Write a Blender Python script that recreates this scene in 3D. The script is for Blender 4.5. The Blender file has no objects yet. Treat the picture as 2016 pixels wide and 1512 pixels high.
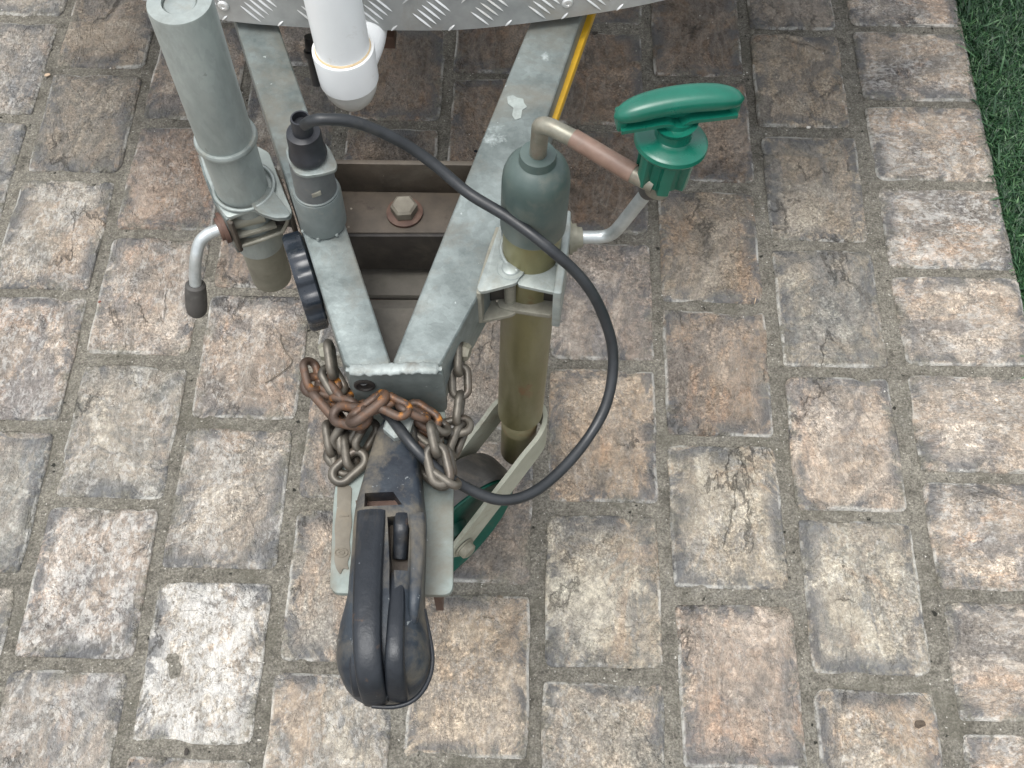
import bpy, bmesh, math, random
from mathutils import Vector, Matrix, noise
random.seed(7)
scn = bpy.context.scene
COL = scn.collection
R_ = math.radians

# ------------------------------------------------------------------ camera
FPX = 2265.0
PITCH, ROLL, YAW = R_(28.7634), R_(-0.6808), R_(2.2912)
CAM = Vector((0.1398, -0.6840, 1.2856))
RM = Matrix.Rotation(YAW, 3, 'Z') @ Matrix.Rotation(PITCH, 3, 'X') @ Matrix.Rotation(ROLL, 3, 'Z')
cam = bpy.data.cameras.new('camera'); co = bpy.data.objects.new('camera', cam); COL.objects.link(co)
co.matrix_world = Matrix.Translation(CAM) @ RM.to_4x4()
cam.sensor_fit = 'HORIZONTAL'; cam.sensor_width = 36.0; cam.lens = FPX / 2016 * 36
cam.clip_start = 0.02; cam.clip_end = 300
scn.camera = co

# ------------------------------------------------------------------ light (soft overcast daylight)
SUN_EL, SUN_AZ = R_(78), R_(235)
w = bpy.data.worlds.new('World'); scn.world = w; w.use_nodes = True
wn = w.node_tree.nodes; wl = w.node_tree.links; wn.clear()
sky = wn.new('ShaderNodeTexSky'); sky.sky_type = 'NISHITA'; sky.sun_disc = False
sky.sun_elevation = SUN_EL; sky.sun_rotation = SUN_AZ; sky.dust_density = 3.0; sky.air_density = 1.0
hs = wn.new('ShaderNodeHueSaturation'); hs.inputs['Saturation'].default_value = 0.2
bg = wn.new('ShaderNodeBackground'); bg.inputs['Strength'].default_value = 0.15
wo = wn.new('ShaderNodeOutputWorld')
wl.new(sky.outputs[0], hs.inputs['Color']); wl.new(hs.outputs[0], bg.inputs[0]); wl.new(bg.outputs[0], wo.inputs[0])
sl = bpy.data.lights.new('sun', 'SUN'); sl.energy = 1.1; sl.angle = R_(30); sl.color = (1, 0.98, 0.94)
so = bpy.data.objects.new('sun', sl); COL.objects.link(so)
sd = Vector((math.sin(SUN_AZ) * math.cos(SUN_EL), math.cos(SUN_AZ) * math.cos(SUN_EL), math.sin(SUN_EL)))
so.rotation_euler = sd.to_track_quat('Z', 'Y').to_euler()
scn.view_settings.view_transform = 'Standard'; scn.view_settings.look = 'None'
scn.view_settings.gamma = 1; scn.view_settings.use_curve_mapping = False
scn.view_settings.exposure = 1.06

# ------------------------------------------------------------------ helpers
def A(px, py, z):
    "point of the place at height z that shows at photo pixel (px, py)"
    d = RM @ Vector(((px - 1008) / FPX, -(py - 756) / FPX, -1.0))
    return CAM + d * ((z - CAM.z) / d.z)

def prop(o, label=None, cat=None, group=None, kind=None):
    if label: o['label'] = label
    if cat: o['category'] = cat
    if group: o['group'] = group
    if kind: o['kind'] = kind
    return o

def thing(name, loc, label, cat, group=None):
    o = bpy.data.objects.new(name, None); COL.objects.link(o); o.location = loc; o.empty_display_size = .05
    return prop(o, label, cat, group)

def origin_of(p):
    v = Vector((0, 0, 0))
    while p is not None:
        v += p.location; p = p.parent
    return v

def link(name, me, parent=None, m=None):
    o = bpy.data.objects.new(name, me); COL.objects.link(o)
    if m is not None: me.materials.append(m)
    if parent is not None:
        o.parent = parent
    return o

def finish(name, bm, m, parent=None, sharp=35):
    "bm holds world coordinates; origin goes to the parent's origin"
    bmesh.ops.recalc_face_normals(bm, faces=bm.faces)
    off = origin_of(parent) if parent is not None else Vector((0, 0, 0))
    for v in bm.verts: v.co -= off
    for f in bm.faces: f.smooth = True
    for e in bm.edges:
        e.smooth = not (len(e.link_faces) == 2 and e.calc_face_angle(0) > R_(sharp))
    me = bpy.data.meshes.new(name); bm.to_mesh(me); bm.free()
    return link(name, me, parent, m)

def bevel(bm, w, seg=2, ang=30):
    if w <= 0: return
    es = [e for e in bm.edges if len(e.link_faces) == 2 and e.calc_face_angle(0) > R_(ang)]
    bmesh.ops.bevel(bm, geom=es, offset=w, segments=seg, profile=.6, affect='EDGES', clamp_overlap=True)

def rounded(poly, r, n=4):
    "round the corners of a 2-D/3-D polygon"
    out = []; L = len(poly)
    for i in range(L):
        p0, p, p1 = poly[i - 1], poly[i], poly[(i + 1) % L]
        a = (p0 - p); b = (p1 - p); rr = min(r, a.length * .45, b.length * .45)
        q0 = p + a.normalized() * rr; q1 = p + b.normalized() * rr
        for k in range(n + 1):
            t = k / n
            out.append(q0 * (1 - t) ** 2 + p * 2 * t * (1 - t) + q1 * t * t)
    return out

def poly_bm(pts, th, bm=None, up=Vector((0, 0, 1))):
    bm = bm or bmesh.new()
    a = [bm.verts.new(p) for p in pts]; b = [bm.verts.new(p - up * th) for p in pts]
    bm.faces.new(a); bm.faces.new(list(reversed(b)))
    n = len(pts)
    for i in range(n): bm.faces.new((a[i], b[i], b[(i + 1) % n], a[(i + 1) % n]))
    return bm

def ext(name, px, z, th, m, parent, bev=.0012, rnd=0, seg=2):
    pts = [A(x, y, z) for x, y in px]
    if rnd: pts = rounded(pts, rnd)
    bm = poly_bm(pts, th); bmesh.ops.recalc_face_normals(bm, faces=bm.faces); bevel(bm, bev, seg)
    return finish(name, bm, m, parent)

def box_bm(c, X, Y, Z, bm=None):
    bm = bm or bmesh.new(); vs = []
    for i in (-1, 1):
        for j in (-1, 1):
            for k in (-1, 1): vs.append(bm.verts.new(c + X * i + Y * j + Z * k))
    for f in ((0, 1, 3, 2), (4, 6, 7, 5), (0, 4, 5, 1), (2, 3, 7, 6), (0, 2, 6, 4), (1, 5, 7, 3)):
        bm.faces.new([vs[i] for i in f])
    return bm

def obox(name, c, X, Y, Z, m, parent, bev=.001, seg=2):
    bm = box_bm(c, X, Y, Z); bmesh.ops.recalc_face_normals(bm, faces=bm.faces); bevel(bm, bev, seg)
    return finish(name, bm, m, parent)

def frame(axis, hint=None):
    a = axis.normalized(); h = hint or (Vector((0, 0, 1)) if abs(a.z) < .9 else Vector((0, 1, 0)))
    x = (h - a * h.dot(a)).normalized(); return x, a.cross(x), a

def lathe_bm(base, axis, prof, seg=40, mod=None, bm=None, hint=None):
    bm = bm or bmesh.new(); x, y, a = frame(axis, hint); rings = []
    for h, r in prof:
        if r <= 1e-6: rings.append([bm.verts.new(base + a * h)])
        else:
            ring = []
            for k in range(seg):
                t = 2 * math.pi * k / seg; rr = r * (mod(t, h) if mod else 1)
                ring.append(bm.verts.new(base + a * h + (x * math.cos(t) + y * math.sin(t)) * rr))
            rings.append(ring)
    for p, q in zip(rings, rings[1:]):
        for k in range(seg):
            k2 = (k + 1) % seg
            if len(p) == 1 and len(q) == 1: break
            if len(p) == 1: bm.faces.new((p[0], q[k], q[k2]))
            elif len(q) == 1: bm.faces.new((p[k], p[k2], q[0]))
            else: bm.faces.new((p[k], p[k2], q[k2], q[k]))
    for r_ in (rings[0], rings[-1]):
        if len(r_) > 1: bm.faces.new(r_)
    return bm

def lathe(name, base, axis, prof, m, parent, seg=40, mod=None, hint=None, sharp=35):
    return finish(name, lathe_bm(base, axis, prof, seg, mod, None, hint), m, parent, sharp)

def spline(P, n=8):
    out = []
    for i in range(len(P) - 1):
        p0 = P[max(i - 1, 0)]; p1 = P[i]; p2 = P[i + 1]; p3 = P[min(i + 2, len(P) - 1)]
        for k in range(n):
            t = k / n
            out.append(.5 * ((2 * p1) + (p2 - p0) * t + (2 * p0 - 5 * p1 + 4 * p2 - p3) * t * t + (3 * p1 - p0 - 3 * p2 + p3) * t ** 3))
    out.append(P[-1]); return out

def sweep_bm(pts, prof, closed=False, bm=None, up=None):
    "sweep a 2-D profile; prof = list of (u, v) or a function of index"
    bm = bm or bmesh.new(); n = len(pts); rings = []
    tang = []
    for i in range(n):
        a = pts[(i - 1) % n] if closed or i > 0 else pts[i]; b = pts[(i + 1) % n] if closed or i < n - 1 else pts[i]
        tang.append((b - a).normalized())
    x = None
    for i in range(n):
        t = tang[i]
        if up is not None: x = up
        elif x is None: x = Vector((0, 0, 1)) if abs(t.z) < .9 else Vector((0, 1, 0))
        x = (x - t * x.dot(t)).normalized(); y = t.cross(x)
        pr = prof(i) if callable(prof) else prof
        rings.append([bm.verts.new(pts[i] + x * u + y * v) for u, v in pr])
    m = len(rings[0]); rng = range(n if closed else n - 1)
    for i in rng:
        p, q = rings[i], rings[(i + 1) % n]
        for k in range(m): bm.faces.new((p[k], p[(k + 1) % m], q[(k + 1) % m], q[k]))
    if not closed:
        bm.faces.new(rings[0]); bm.faces.new(list(reversed(rings[-1])))
    return bm

def circ(r, n=14): return [(r * math.cos(2 * math.pi * k / n), r * math.sin(2 * math.pi * k / n)) for k in range(n)]

def tube(name, pts, r, m, parent, n=8, seg=16):
    P = spline(pts, n) if n > 1 else pts
    rr = r if callable(r) else (lambda t: r)
    L = len(P)
    return finish(name, sweep_bm(P, lambda i: circ(rr(i / (L - 1)), seg)), m, parent, 50)

def cut(o, *bms):
    "subtract boxes from a mesh object (real holes)"
    for b in bms:
        bmesh.ops.recalc_face_normals(b, faces=b.faces)
        off = origin_of(o.parent) if o.parent else Vector((0, 0, 0))
        for v in b.verts: v.co -= off
        me = bpy.data.meshes.new('cutter'); b.to_mesh(me); b.free()
        c = bpy.data.objects.new('cutter', me); COL.objects.link(c)
        c.location = off
        md = o.modifiers.new('hole', 'BOOLEAN'); md.object = c; md.operation = 'DIFFERENCE'; md.solver = 'EXACT'
        bpy.context.view_layer.update()
        dg = bpy.context.evaluated_depsgraph_get()
        new = bpy.data.meshes.new_from_object(o.evaluated_get(dg))
        o.modifiers.clear(); o.data = new
        bpy.data.objects.remove(c); bpy.data.meshes.remove(me)
    bm = bmesh.new(); bm.from_mesh(o.data)
    for f in bm.faces: f.smooth = True
    for e in bm.edges: e.smooth = not (len(e.link_faces) == 2 and e.calc_face_angle(0) > R_(35))
    bm.to_mesh(o.data); bm.free()

# ------------------------------------------------------------------ materials
class NB:
    def __init__(s, name):
        s.m = bpy.data.materials.new(name); s.m.use_nodes = True; s.nt = s.m.node_tree
        s.b = s.nt.nodes['Principled BSDF']
        s.tc = s.nt.nodes.new('ShaderNodeTexCoord'); s.obj = s.tc.outputs['Object']
    def n(s, t, inp=None, **pr):
        nd = s.nt.nodes.new('ShaderNode' + t)
        for k, v in pr.items(): setattr(nd, k, v)
        for k, v in (inp or {}).items():
            if hasattr(v, 'is_output') or isinstance(v, bpy.types.NodeSocket): s.nt.links.new(v, nd.inputs[k])
            else: nd.inputs[k].default_value = v
        return nd
    def noise(s, sc, det=4, rough=.6, vec=None, dist=0):
        return s.n('TexNoise', {'Scale': sc, 'Detail': det, 'Roughness': rough, 'Distortion': dist, 'Vector': vec or s.obj}).outputs[0]
    def ramp(s, f, stops, interp='LINEAR'):
        r = s.n('ValToRGB', {'Fac': f}); cr = r.color_ramp; cr.interpolation = interp
        while len(cr.elements) > 1: cr.elements.remove(cr.elements[-1])
        for i, (p, c) in enumerate(stops):
            e = cr.elements[0] if i == 0 else cr.elements.new(p)
            e.position = p; e.color = (*c, 1) if not isinstance(c, (int, float)) else (c, c, c, 1)
        return r.outputs[0]
    def mix(s, f, a, b, mode='MIX'):
        nd = s.n('Mix', data_type='RGBA', blend_type=mode)
        for k, v in ((0, f), (6, a), (7, b)):
            if isinstance(v, bpy.types.NodeSocket): s.nt.links.new(v, nd.inputs[k])
            elif k == 0: nd.inputs[0].default_value = v
            else: nd.inputs[k].default_value = (*v, 1)
        return nd.outputs[2]
    def math(s, op, a, b=0.0, clamp=False):
        nd = s.n('Math', operation=op, use_clamp=clamp)
        for k, v in ((0, a), (1, b)):
            if isinstance(v, bpy.types.NodeSocket): s.nt.links.new(v, nd.inputs[k])
            else: nd.inputs[k].default_value = v
        return nd.outputs[0]
    def map(s, vec, scale=(1, 1, 1), loc=(0, 0, 0), rot=(0, 0, 0)):
        return s.n('Mapping', {'Vector': vec, 'Scale': scale, 'Location': loc, 'Rotation': rot}).outputs[0]
    def bump(s, h, st, d):
        return s.n('Bump', {'Height': h, 'Strength': st, 'Distance': d}).outputs[0]
    def set(s, **k):
        for a, v in k.items():
            a = a.replace('_', ' ')
            if isinstance(v, bpy.types.NodeSocket): s.nt.links.new(v, s.b.inputs[a])
            elif a in ('Base Color',): s.b.inputs[a].default_value = (*v, 1)
            else: s.b.inputs[a].default_value = v
        return s.m

def worn(name, c1, c2, sc=40, metal=0.0, rough=(.4, .6), dirt=None, dirt_amt=.5, dirt_sc=18, speck=None, speck_at=.68,
         speck_sc=160, bump=.25, bd=.0006, bsc=220, stretch=None, dirt2=None, d2_at=.62, d2_sc=30, spangle=0, spec=.5):
    b = NB(name)
    vec = b.map(b.obj, stretch) if stretch else b.obj
    base = b.ramp(b.noise(sc, 6, .65, vec), [(.32, c1), (.68, c2)])
    if spangle:
        vc = b.n('TexVoronoi', {'Scale': 170.0, 'Vector': b.n('VectorMath', {0: vec, 1: b.n('VectorMath', {0: b.n('TexNoise', {'Scale': 90.0, 'Vector': vec}).outputs[1], 1: (.006, .006, .006)}, operation='MULTIPLY').outputs[0]}, operation='ADD').outputs[0]}).outputs['Color']
        base = b.mix(1.0, base, b.ramp(b.n('SeparateColor', {'Color': vc}).outputs[0], [(0, 1 - spangle), (1, 1 + spangle)]), 'MULTIPLY')
    rn = b.noise(sc * .7, 5)
    rgh = b.ramp(rn, [(.3, rough[0]), (.7, rough[1])]); met = metal
    msk = None
    if dirt:
        f = b.noise(dirt_sc, 7, .7, b.map(vec, (1, 1, 1), (3.1, 1.7, .4)), .4)
        msk = b.ramp(f, [(.62 - dirt_amt * .35, 0), (.75 - dirt_amt * .2, 1)])
        base = b.mix(b.math('MULTIPLY', msk, .85), base, dirt)
    if dirt2:
        f = b.noise(d2_sc, 6, .7, b.map(b.obj, (1, 1, 1), (7.3, 2.2, 5.4)), .3)
        k = b.ramp(f, [(d2_at, 0), (d2_at + .07, 1)])
        base = b.mix(k, base, dirt2)
        msk = k if msk is None else b.math('MAXIMUM', msk, k)
    if speck:
        f = b.noise(speck_sc, 3, .6, b.map(b.obj, (1, 1, 1), (9.1, 4.2, 1.4)))
        base = b.mix(b.ramp(f, [(speck_at, 0), (speck_at + .05, 1)]), base, speck)
    if msk is not None and metal > 0:
        met = b.math('MULTIPLY', b.math('SUBTRACT', 1.0, b.math('MULTIPLY', msk, .85)), metal)
    h = b.math('ADD', b.math('MULTIPLY', b.noise(bsc, 4), .6), b.noise(sc * 1.5, 5))
    return b.set(Base_Color=base, Roughness=rgh, Metallic=met, Specular_IOR_Level=spec, Normal=b.bump(h, bump, bd))

M = {}
M['galv'] = worn('galvanised_steel', (.088, .106, .103), (.245, .282, .276), 15, .38, (.36, .58), (.135, .12, .092), .46, 9, (.42, .46, .45), .70, 120, .5, .0008, dirt2=(.33, .37, .365), d2_at=.645, d2_sc=13, spangle=.09)
M['galv_bright'] = worn('zinc_weld', (.17, .195, .188), (.33, .365, .355), 40, .2, (.5, .65), (.12, .11, .09), .3, 30, None, bump=.8, bd=.0012, bsc=180)
M['galv_dark'] = worn('dull_zinc', (.11, .13, .125), (.19, .215, .205), 40, .3, (.45, .6), (.15, .145, .125), .25, 20, (.5, .5, .47), .70, 110)
M['galv_plate'] = worn('mount_plate_zinc', (.15, .182, .17), (.245, .285, .265), 22, .1, (.5, .66), (.14, .122, .09), .5, 12, (.34, .36, .34), .72, 110, .35, .0007, spangle=.05)
M['galv_tube'] = worn('tube_zinc', (.21, .238, .228), (.385, .425, .405), 14, .42, (.34, .5), (.16, .172, .158), .36, 13, (.12, .13, .12), .72, 60, bump=.15, bd=.0003, stretch=(1, 1, .4), spangle=.05)
M['zinc_wire'] = worn('rod_zinc', (.34, .37, .37), (.52, .55, .55), 70, .6, (.3, .45), (.33, .3, .26), .15, 40)
M['clamp'] = worn('clamp_zinc', (.18, .205, .197), (.335, .37, .355), 32, .40, (.36, .5), (.2, .19, .15), .3, 18, None, bump=.2, bd=.0005, spangle=.06)
M['clamp_dusty'] = worn('dusty_clamp', (.17, .165, .132), (.29, .285, .235), 40, .15, (.45, .6), (.12, .105, .085), .3, 26)
M['olive'] = worn('yellow_zinc', (.115, .107, .048), (.215, .198, .092), 15, .45, (.30, .46), (.17, .155, .095), .36, 18, (.05, .042, .02), .72, 60, dirt2=(.13, .068, .026), d2_at=.60, d2_sc=22, bump=.15, bd=.0003, stretch=(1, 1, .3))
M['dusty_zinc'] = worn('dusty_zinc', (.165, .162, .125), (.27, .26, .205), 30, .2, (.45, .6), (.11, .088, .062), .3, 20)
M['teal'] = worn('teal_cap_plastic', (.042, .066, .061), (.075, .102, .093), 22, 0, (.36, .5), (.125, .128, .105), .30, 13, bump=.12, bd=.0003)
M['sleeve'] = worn('faded_sleeve', (.115, .070, .050), (.185, .12, .09), 40, 0, (.42, .55), (.165, .15, .12), .25, 26, bump=.2, bd=.0003)
M['crank'] = worn('crank_zinc', (.12, .12, .092), (.25, .24, .195), 50, .4, (.34, .48), (.16, .12, .085), .28, 36)
M['green'] = worn('green_plastic', (.002, .078, .050), (.004, .118, .078), 26, 0, (.22, .42), (.03, .085, .065), .26, 15, bump=.15, bd=.0003, speck=(.14, .22, .18), speck_at=.73, speck_sc=110)
M['green_wheel'] = worn('green_rim_plastic', (.002, .055, .038), (.004, .075, .05), 60, 0, (.35, .5), (.06, .07, .055), .2, 24)
M['black'] = worn('worn_black_paint', (.005, .007, .010), (.020, .024, .030), 26, .15, (.26, .5), (.070, .056, .038), .34, 16, (.13, .14, .155), .71, 120, .6, .0009, 200, (1, .3, 1), (.065, .038, .023), .615, 26, spec=.42)
M['black_dusty'] = worn('dusty_black_paint', (.007, .010, .016), (.032, .042, .053), 30, .05, (.36, .6), (.13, .112, .082), .44, 18, (.17, .185, .19), .69, 150, .6, .0009, 200, spec=.38)
M['rust'] = worn('brown_rust', (.055, .027, .019), (.10, .055, .038), 40, 0, (.6, .8), (.12, .08, .058), .3, 24, bump=.5, bd=.0008)
M['rust_dusty'] = worn('dusty_rusty_steel', (.030, .024, .018), (.082, .064, .046), 20, .05, (.55, .75), (.10, .088, .068), .36, 10, (.19, .165, .13), .71, 140, .4, .0008, dirt2=(.024, .015, .011), d2_at=.57, d2_sc=13)
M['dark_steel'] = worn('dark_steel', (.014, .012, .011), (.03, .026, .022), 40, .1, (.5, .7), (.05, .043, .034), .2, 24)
M['grey_board'] = worn('grey_boards', (.06, .055, .046), (.115, .105, .088), 24, 0, (.6, .8), (.045, .038, .032), .34, 16)
M['red_strip'] = worn('red_oxide', (.13, .035, .018), (.19, .055, .025), 40, 0, (.5, .7))
M['chain_rust'] = worn('chain_rust', (.044, .027, .019), (.10, .070, .053), 44, .3, (.42, .62), (.17, .062, .014), .5, 24, None, bump=.7, bd=.0007, dirt2=(.36, .14, .02), d2_at=.56, d2_sc=30)
M['chain_grey'] = worn('chain_grey', (.050, .045, .037), (.135, .122, .10), 50, .4, (.34, .52), (.07, .042, .024), .28, 30, None, bump=.5, bd=.0005)
M['pvc'] = worn('white_pvc', (.80, .82, .82), (.84, .86, .86), 20, 0, (.26, .36), (.62, .61, .57), .03, 40, bump=.04, bd=.0002)
M['pvc_old'] = worn('pvc_cap', (.52, .52, .49), (.62, .62, .59), 30, 0, (.3, .4), bump=.04, bd=.0002)
M['glue'] = worn('pipe_glue', (.55, .40, .22), (.66, .52, .33), 60, 0, (.35, .5))
M['cable'] = worn('cable_rubber', (.009, .011, .013), (.021, .024, .027), 50, 0, (.36, .55), (.05, .05, .047), .16, 16, bump=.15, bd=.0003)
M['plug'] = worn('plug_rubber', (.010, .011, .014), (.024, .027, .033), 60, 0, (.34, .5), (.10, .09, .08), .1, 40, bump=.1, bd=.0002)
M['knob'] = worn('knob_plastic', (.010, .014, .020), (.018, .024, .033), 60, 0, (.22, .36), (.06, .065, .065), .1, 40, bump=.08, bd=.0002)
M['grip'] = worn('grip_rubber', (.04, .038, .035), (.062, .058, .053), 60, 0, (.55, .7), (.1, .095, .085), .15, 40)
M['socket'] = worn('socket_plastic', (.075, .082, .083), (.11, .117, .117), 50, 0, (.42, .55), (.145, .14, .125), .2, 30, bump=.15, bd=.0003)
M['socket_low'] = worn('dusty_socket_plastic', (.105, .125, .122), (.155, .178, .172), 34, 0, (.45, .6), (.19, .185, .16), .2, 24, bump=.15, bd=.0003)
M['yellow'] = worn('yellow_paint', (.44, .25, .008), (.54, .32, .016), 40, 0, (.4, .55), (.30, .2, .03), .14, 24, bump=.1, bd=.0003)
M['alu'] = worn('tread_aluminium', (.27, .278, .274), (.41, .42, .41), 22, .4, (.38, .54), (.26, .245, .21), .24, 16, (.5, .5, .48), .71, 90, .25, .0004)
M['alu_bar'] = worn('tread_bar_aluminium', (.56, .57, .56), (.72, .73, .72), 40, .5, (.28, .42), (.4, .38, .33), .2, 20, bump=.2, bd=.0003)
M['tyre'] = worn('tyre_rubber', (.045, .043, .041), (.09, .086, .08), 40, 0, (.55, .75), (.16, .14, .115), .34, 22, None, bump=.5, bd=.0008)
M['dust_label'] = worn('dusty_sticker', (.105, .093, .072), (.165, .148, .116), 50, 0, (.65, .8), (.17, .14, .10), .36, 30, (.3, .3, .26), .70, 120)
M['white_paint'] = worn('paint_chip', (.25, .285, .27), (.33, .365, .345), 50, 0, (.55, .7), (.19, .21, .20), .5, 50)
M['twig'] = worn('dry_twig', (.09, .075, .055), (.14, .12, .09), 100, 0, (.7, .8))
M['leaf'] = worn('dry_leaf', (.42, .30, .2), (.55, .42, .3), 100, 0, (.6, .8))
M['chip'] = worn('pale_grit', (.55, .52, .46), (.75, .72, .66), 100, 0, (.7, .8))
M['darkbit'] = worn('dark_litter', (.02, .016, .012), (.05, .04, .03), 100, 0, (.7, .8))
M['foot_rust'] = worn('foot_rust', (.165, .15, .075), (.24, .22, .13), 30, .2, (.45, .6), (.20, .085, .03), .62, 24, bump=.3, bd=.0004)
M['bolt_dust'] = worn('dusty_bolt', (.12, .108, .085), (.19, .175, .14), 60, .1, (.5, .7), (.09, .07, .05), .3, 60)
M['fork_zinc'] = worn('pale_fork_zinc', (.27, .275, .215), (.38, .385, .315), 24, .15, (.45, .6), (.17, .145, .10), .26, 18)
M['dirt'] = worn('dark_dirt', (.045, .032, .022), (.11, .085, .06), 200, 0, (.8, .9), bump=1.0, bd=.002)
M['body'] = worn('trailer_body_paint', (.55, .56, .56), (.62, .63, .63), 20, 0, (.3, .4))

def brick_mat(name):
    b = NB(name)
    oi = b.n('ObjectInfo'); rnd = oi.outputs['Random']; tint = oi.outputs['Color']; whit = oi.outputs['Alpha']
    off = b.n('CombineXYZ', {'X': b.math('MULTIPLY', rnd, 37.0), 'Y': b.math('MULTIPLY', rnd, 91.0), 'Z': b.math('MULTIPLY', rnd, 13.0)}).outputs[0]
    v = b.n('VectorMath', {0: b.obj, 1: off}, operation='ADD').outputs[0]
    vs = b.map(v, (1, .80, 1))                       # cleft grain runs along the brick
    big = b.noise(8.0, 10, .62, vs, .6)
    mid = b.noise(46, 8, .78, v, .3)
    f = b.math('ADD', b.math('MULTIPLY', big, .84), b.math('MULTIPLY', mid, .16))
    col = b.ramp(f, [(.33, (.125, .128, .132)), (.40, (.20, .195, .182)), (.455, (.31, .285, .25)), (.49, (.37, .322, .272)), (.525, (.245, .236, .218)), (.56, (.40, .355, .30)), (.62, (.50, .465, .41)), (.72, (.57, .55, .50))])
    blu = b.ramp(b.noise(10, 9, .7, b.map(v, (1, .6, 1), (5, 3, 1)), .7), [(.535, 0), (.575, 1)])
    col = b.mix(b.math('MULTIPLY', blu, .78), col, (.195, .20, .205))
    crm = b.ramp(b.noise(9, 9, .7, b.map(v, (1, .7, 1), (31, 5, 2)), .6), [(.54, 0), (.60, 1)])
    col = b.mix(b.math('MULTIPLY', crm, .6), col, (.52, .492, .445))
    org = b.ramp(b.noise(10, 9, .7, b.map(v, (1, .6, 1), (15, 8, 1)), .7), [(.545, 0), (.60, 1)])
    col = b.mix(b.math('MULTIPLY', org, .55), col, (.44, .335, .255))
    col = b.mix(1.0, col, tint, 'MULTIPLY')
    col = b.mix(1.0, col, (.885, .882, .875), 'MULTIPLY')
    # grain, cleft ridges
    fine = b.noise(300, 5, .8, v)
    g2 = b.noise(120, 6, .78, v, .4)
    rd = b.math('ABSOLUTE', b.math('SUBTRACT', b.noise(19, 7, .66, b.map(v, (1, .38, 1), (3, 6, 9)), .7), .5))
    ridge = b.ramp(rd, [(0, 1), (.022, .35), (.07, 0)])
    rd2 = b.math('ABSOLUTE', b.math('SUBTRACT', b.noise(48, 6, .7, b.map(v, (1, .5, 1), (8, 1, 4)), .5), .5))
    ridge2 = b.ramp(rd2, [(0, 1), (.02, .4), (.06, 0)])
    zone = b.ramp(b.noise(11, 6, .65, b.map(v, (1, .8, 1), (41, 2, 3)), .5), [(.44, .30), (.56, 1)])
    col = b.mix(zone, col, b.mix(1.0, col, b.ramp(fine, [(.30, .28), (.5, .95), (.70, 2.1)]), 'MULTIPLY'))
    col = b.mix(1.0, col, b.ramp(g2, [(.30, .52), (.5, 1.0), (.70, 1.55)]), 'MULTIPLY')
    col = b.mix(b.math('MULTIPLY', ridge, b.math('MULTIPLY', b.noise(9, 2), .55)), col, (.50, .45, .39))
    col = b.mix(b.math('MULTIPLY', ridge2, .22), col, (.48, .43, .38))
    # lime bloom: patches broken by the grain, strongest on the pale bricks
    lim = b.math('ADD', b.math('MULTIPLY', b.noise(26, 8, .78, vs, .8), .55), b.math('MULTIPLY', b.noise(190, 4, .7, b.map(v, (1, .6, 1), (2, 2, 7)), .5), .45))
    wm = b.math('MULTIPLY', b.ramp(b.math('ADD', lim, b.math('MULTIPLY', b.math('SUBTRACT', whit, .35), .14)), [(.505, 0), (.575, 1)]), b.math('MULTIPLY', whit, 1.3), True)
    col = b.mix(b.math('MULTIPLY', wm, .85), col, (.66, .645, .61))
    # dark flashed rim and the thin lime line on it
    at = b.n('Attribute', attribute_name='rim', attribute_type='GEOMETRY').outputs['Fac']
    rn = b.noise(14, 7, .72, v, .8)
    rim = b.math('MULTIPLY', b.ramp(at, [(.42, 0), (.80, 1)]), b.ramp(rn, [(.475, 0), (.545, 1)]))
    col = b.mix(b.math('MULTIPLY', rim, .80), col, (.125, .13, .135))
    ln = b.math('MULTIPLY', b.ramp(at, [(.90, 0), (.96, 1)]), b.ramp(b.noise(12, 6, .75, b.map(v, (1, 1, 1), (2, 9, 4))), [(.475, 0), (.55, 1)]))
    col = b.mix(b.math('MULTIPLY', ln, .68), col, (.60, .59, .545))
    # joint sand smeared over the edges
    sm = b.math('MULTIPLY', b.ramp(at, [(.60, 0), (.97, 1)]), b.ramp(b.noise(28, 8, .8, b.map(v, (1, 1, 1), (6, 1, 8))), [(.50, 0), (.58, 1)]))
    sand = b.mix(1.0, (.20, .19, .155), b.ramp(fine, [(.30, .45), (.5, 1.0), (.70, 1.7)]), 'MULTIPLY')
    col = b.mix(b.math('MULTIPLY', sm, .9), col, sand)
    ck = b.math('ABSOLUTE', b.math('SUBTRACT', b.noise(6, 8, .62, b.map(v, (1, .6, 1), (51, 2, 3)), .3), .5))
    ckm = b.math('MULTIPLY', b.ramp(ck, [(.0025, 1), (.008, 0)]), b.ramp(b.noise(7, 3, .5, b.map(v, (1, 1, 1), (9, 22, 3))), [(.53, 0), (.58, 1)]))
    col = b.mix(b.math('MULTIPLY', ckm, .5), col, (.075, .07, .06))
    # pits
    pit = b.n('TexVoronoi', {'Scale': 60.0, 'Vector': b.n('VectorMath', {0: v, 1: b.n('TexNoise', {'Scale': 120.0, 'Vector': v}).outputs[1]}, operation='ADD').outputs[0]}).outputs['Distance']
    pm = b.math('MULTIPLY', b.ramp(pit, [(.07, 1), (.15, 0)]), b.ramp(b.noise(14, 4, .6, v), [(.50, 0), (.58, 1)]))
    col = b.mix(b.math('MULTIPLY', pm, .8), col, (.06, .055, .05))
    h = b.math('ADD', b.math('MULTIPLY', b.noise(20, 9, .74, vs, .5), 1.4), b.math('MULTIPLY', fine, .30))
    h = b.math('ADD', h, b.math('ADD', b.math('MULTIPLY', ridge, .35), b.math('MULTIPLY', ridge2, .2)))
    h = b.math('ADD', h, b.math('MULTIPLY', g2, .35)); h = b.math('SUBTRACT', h, b.math('ADD', b.math('MULTIPLY', pm, .6), b.math('MULTIPLY', ckm, .8)))
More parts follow.
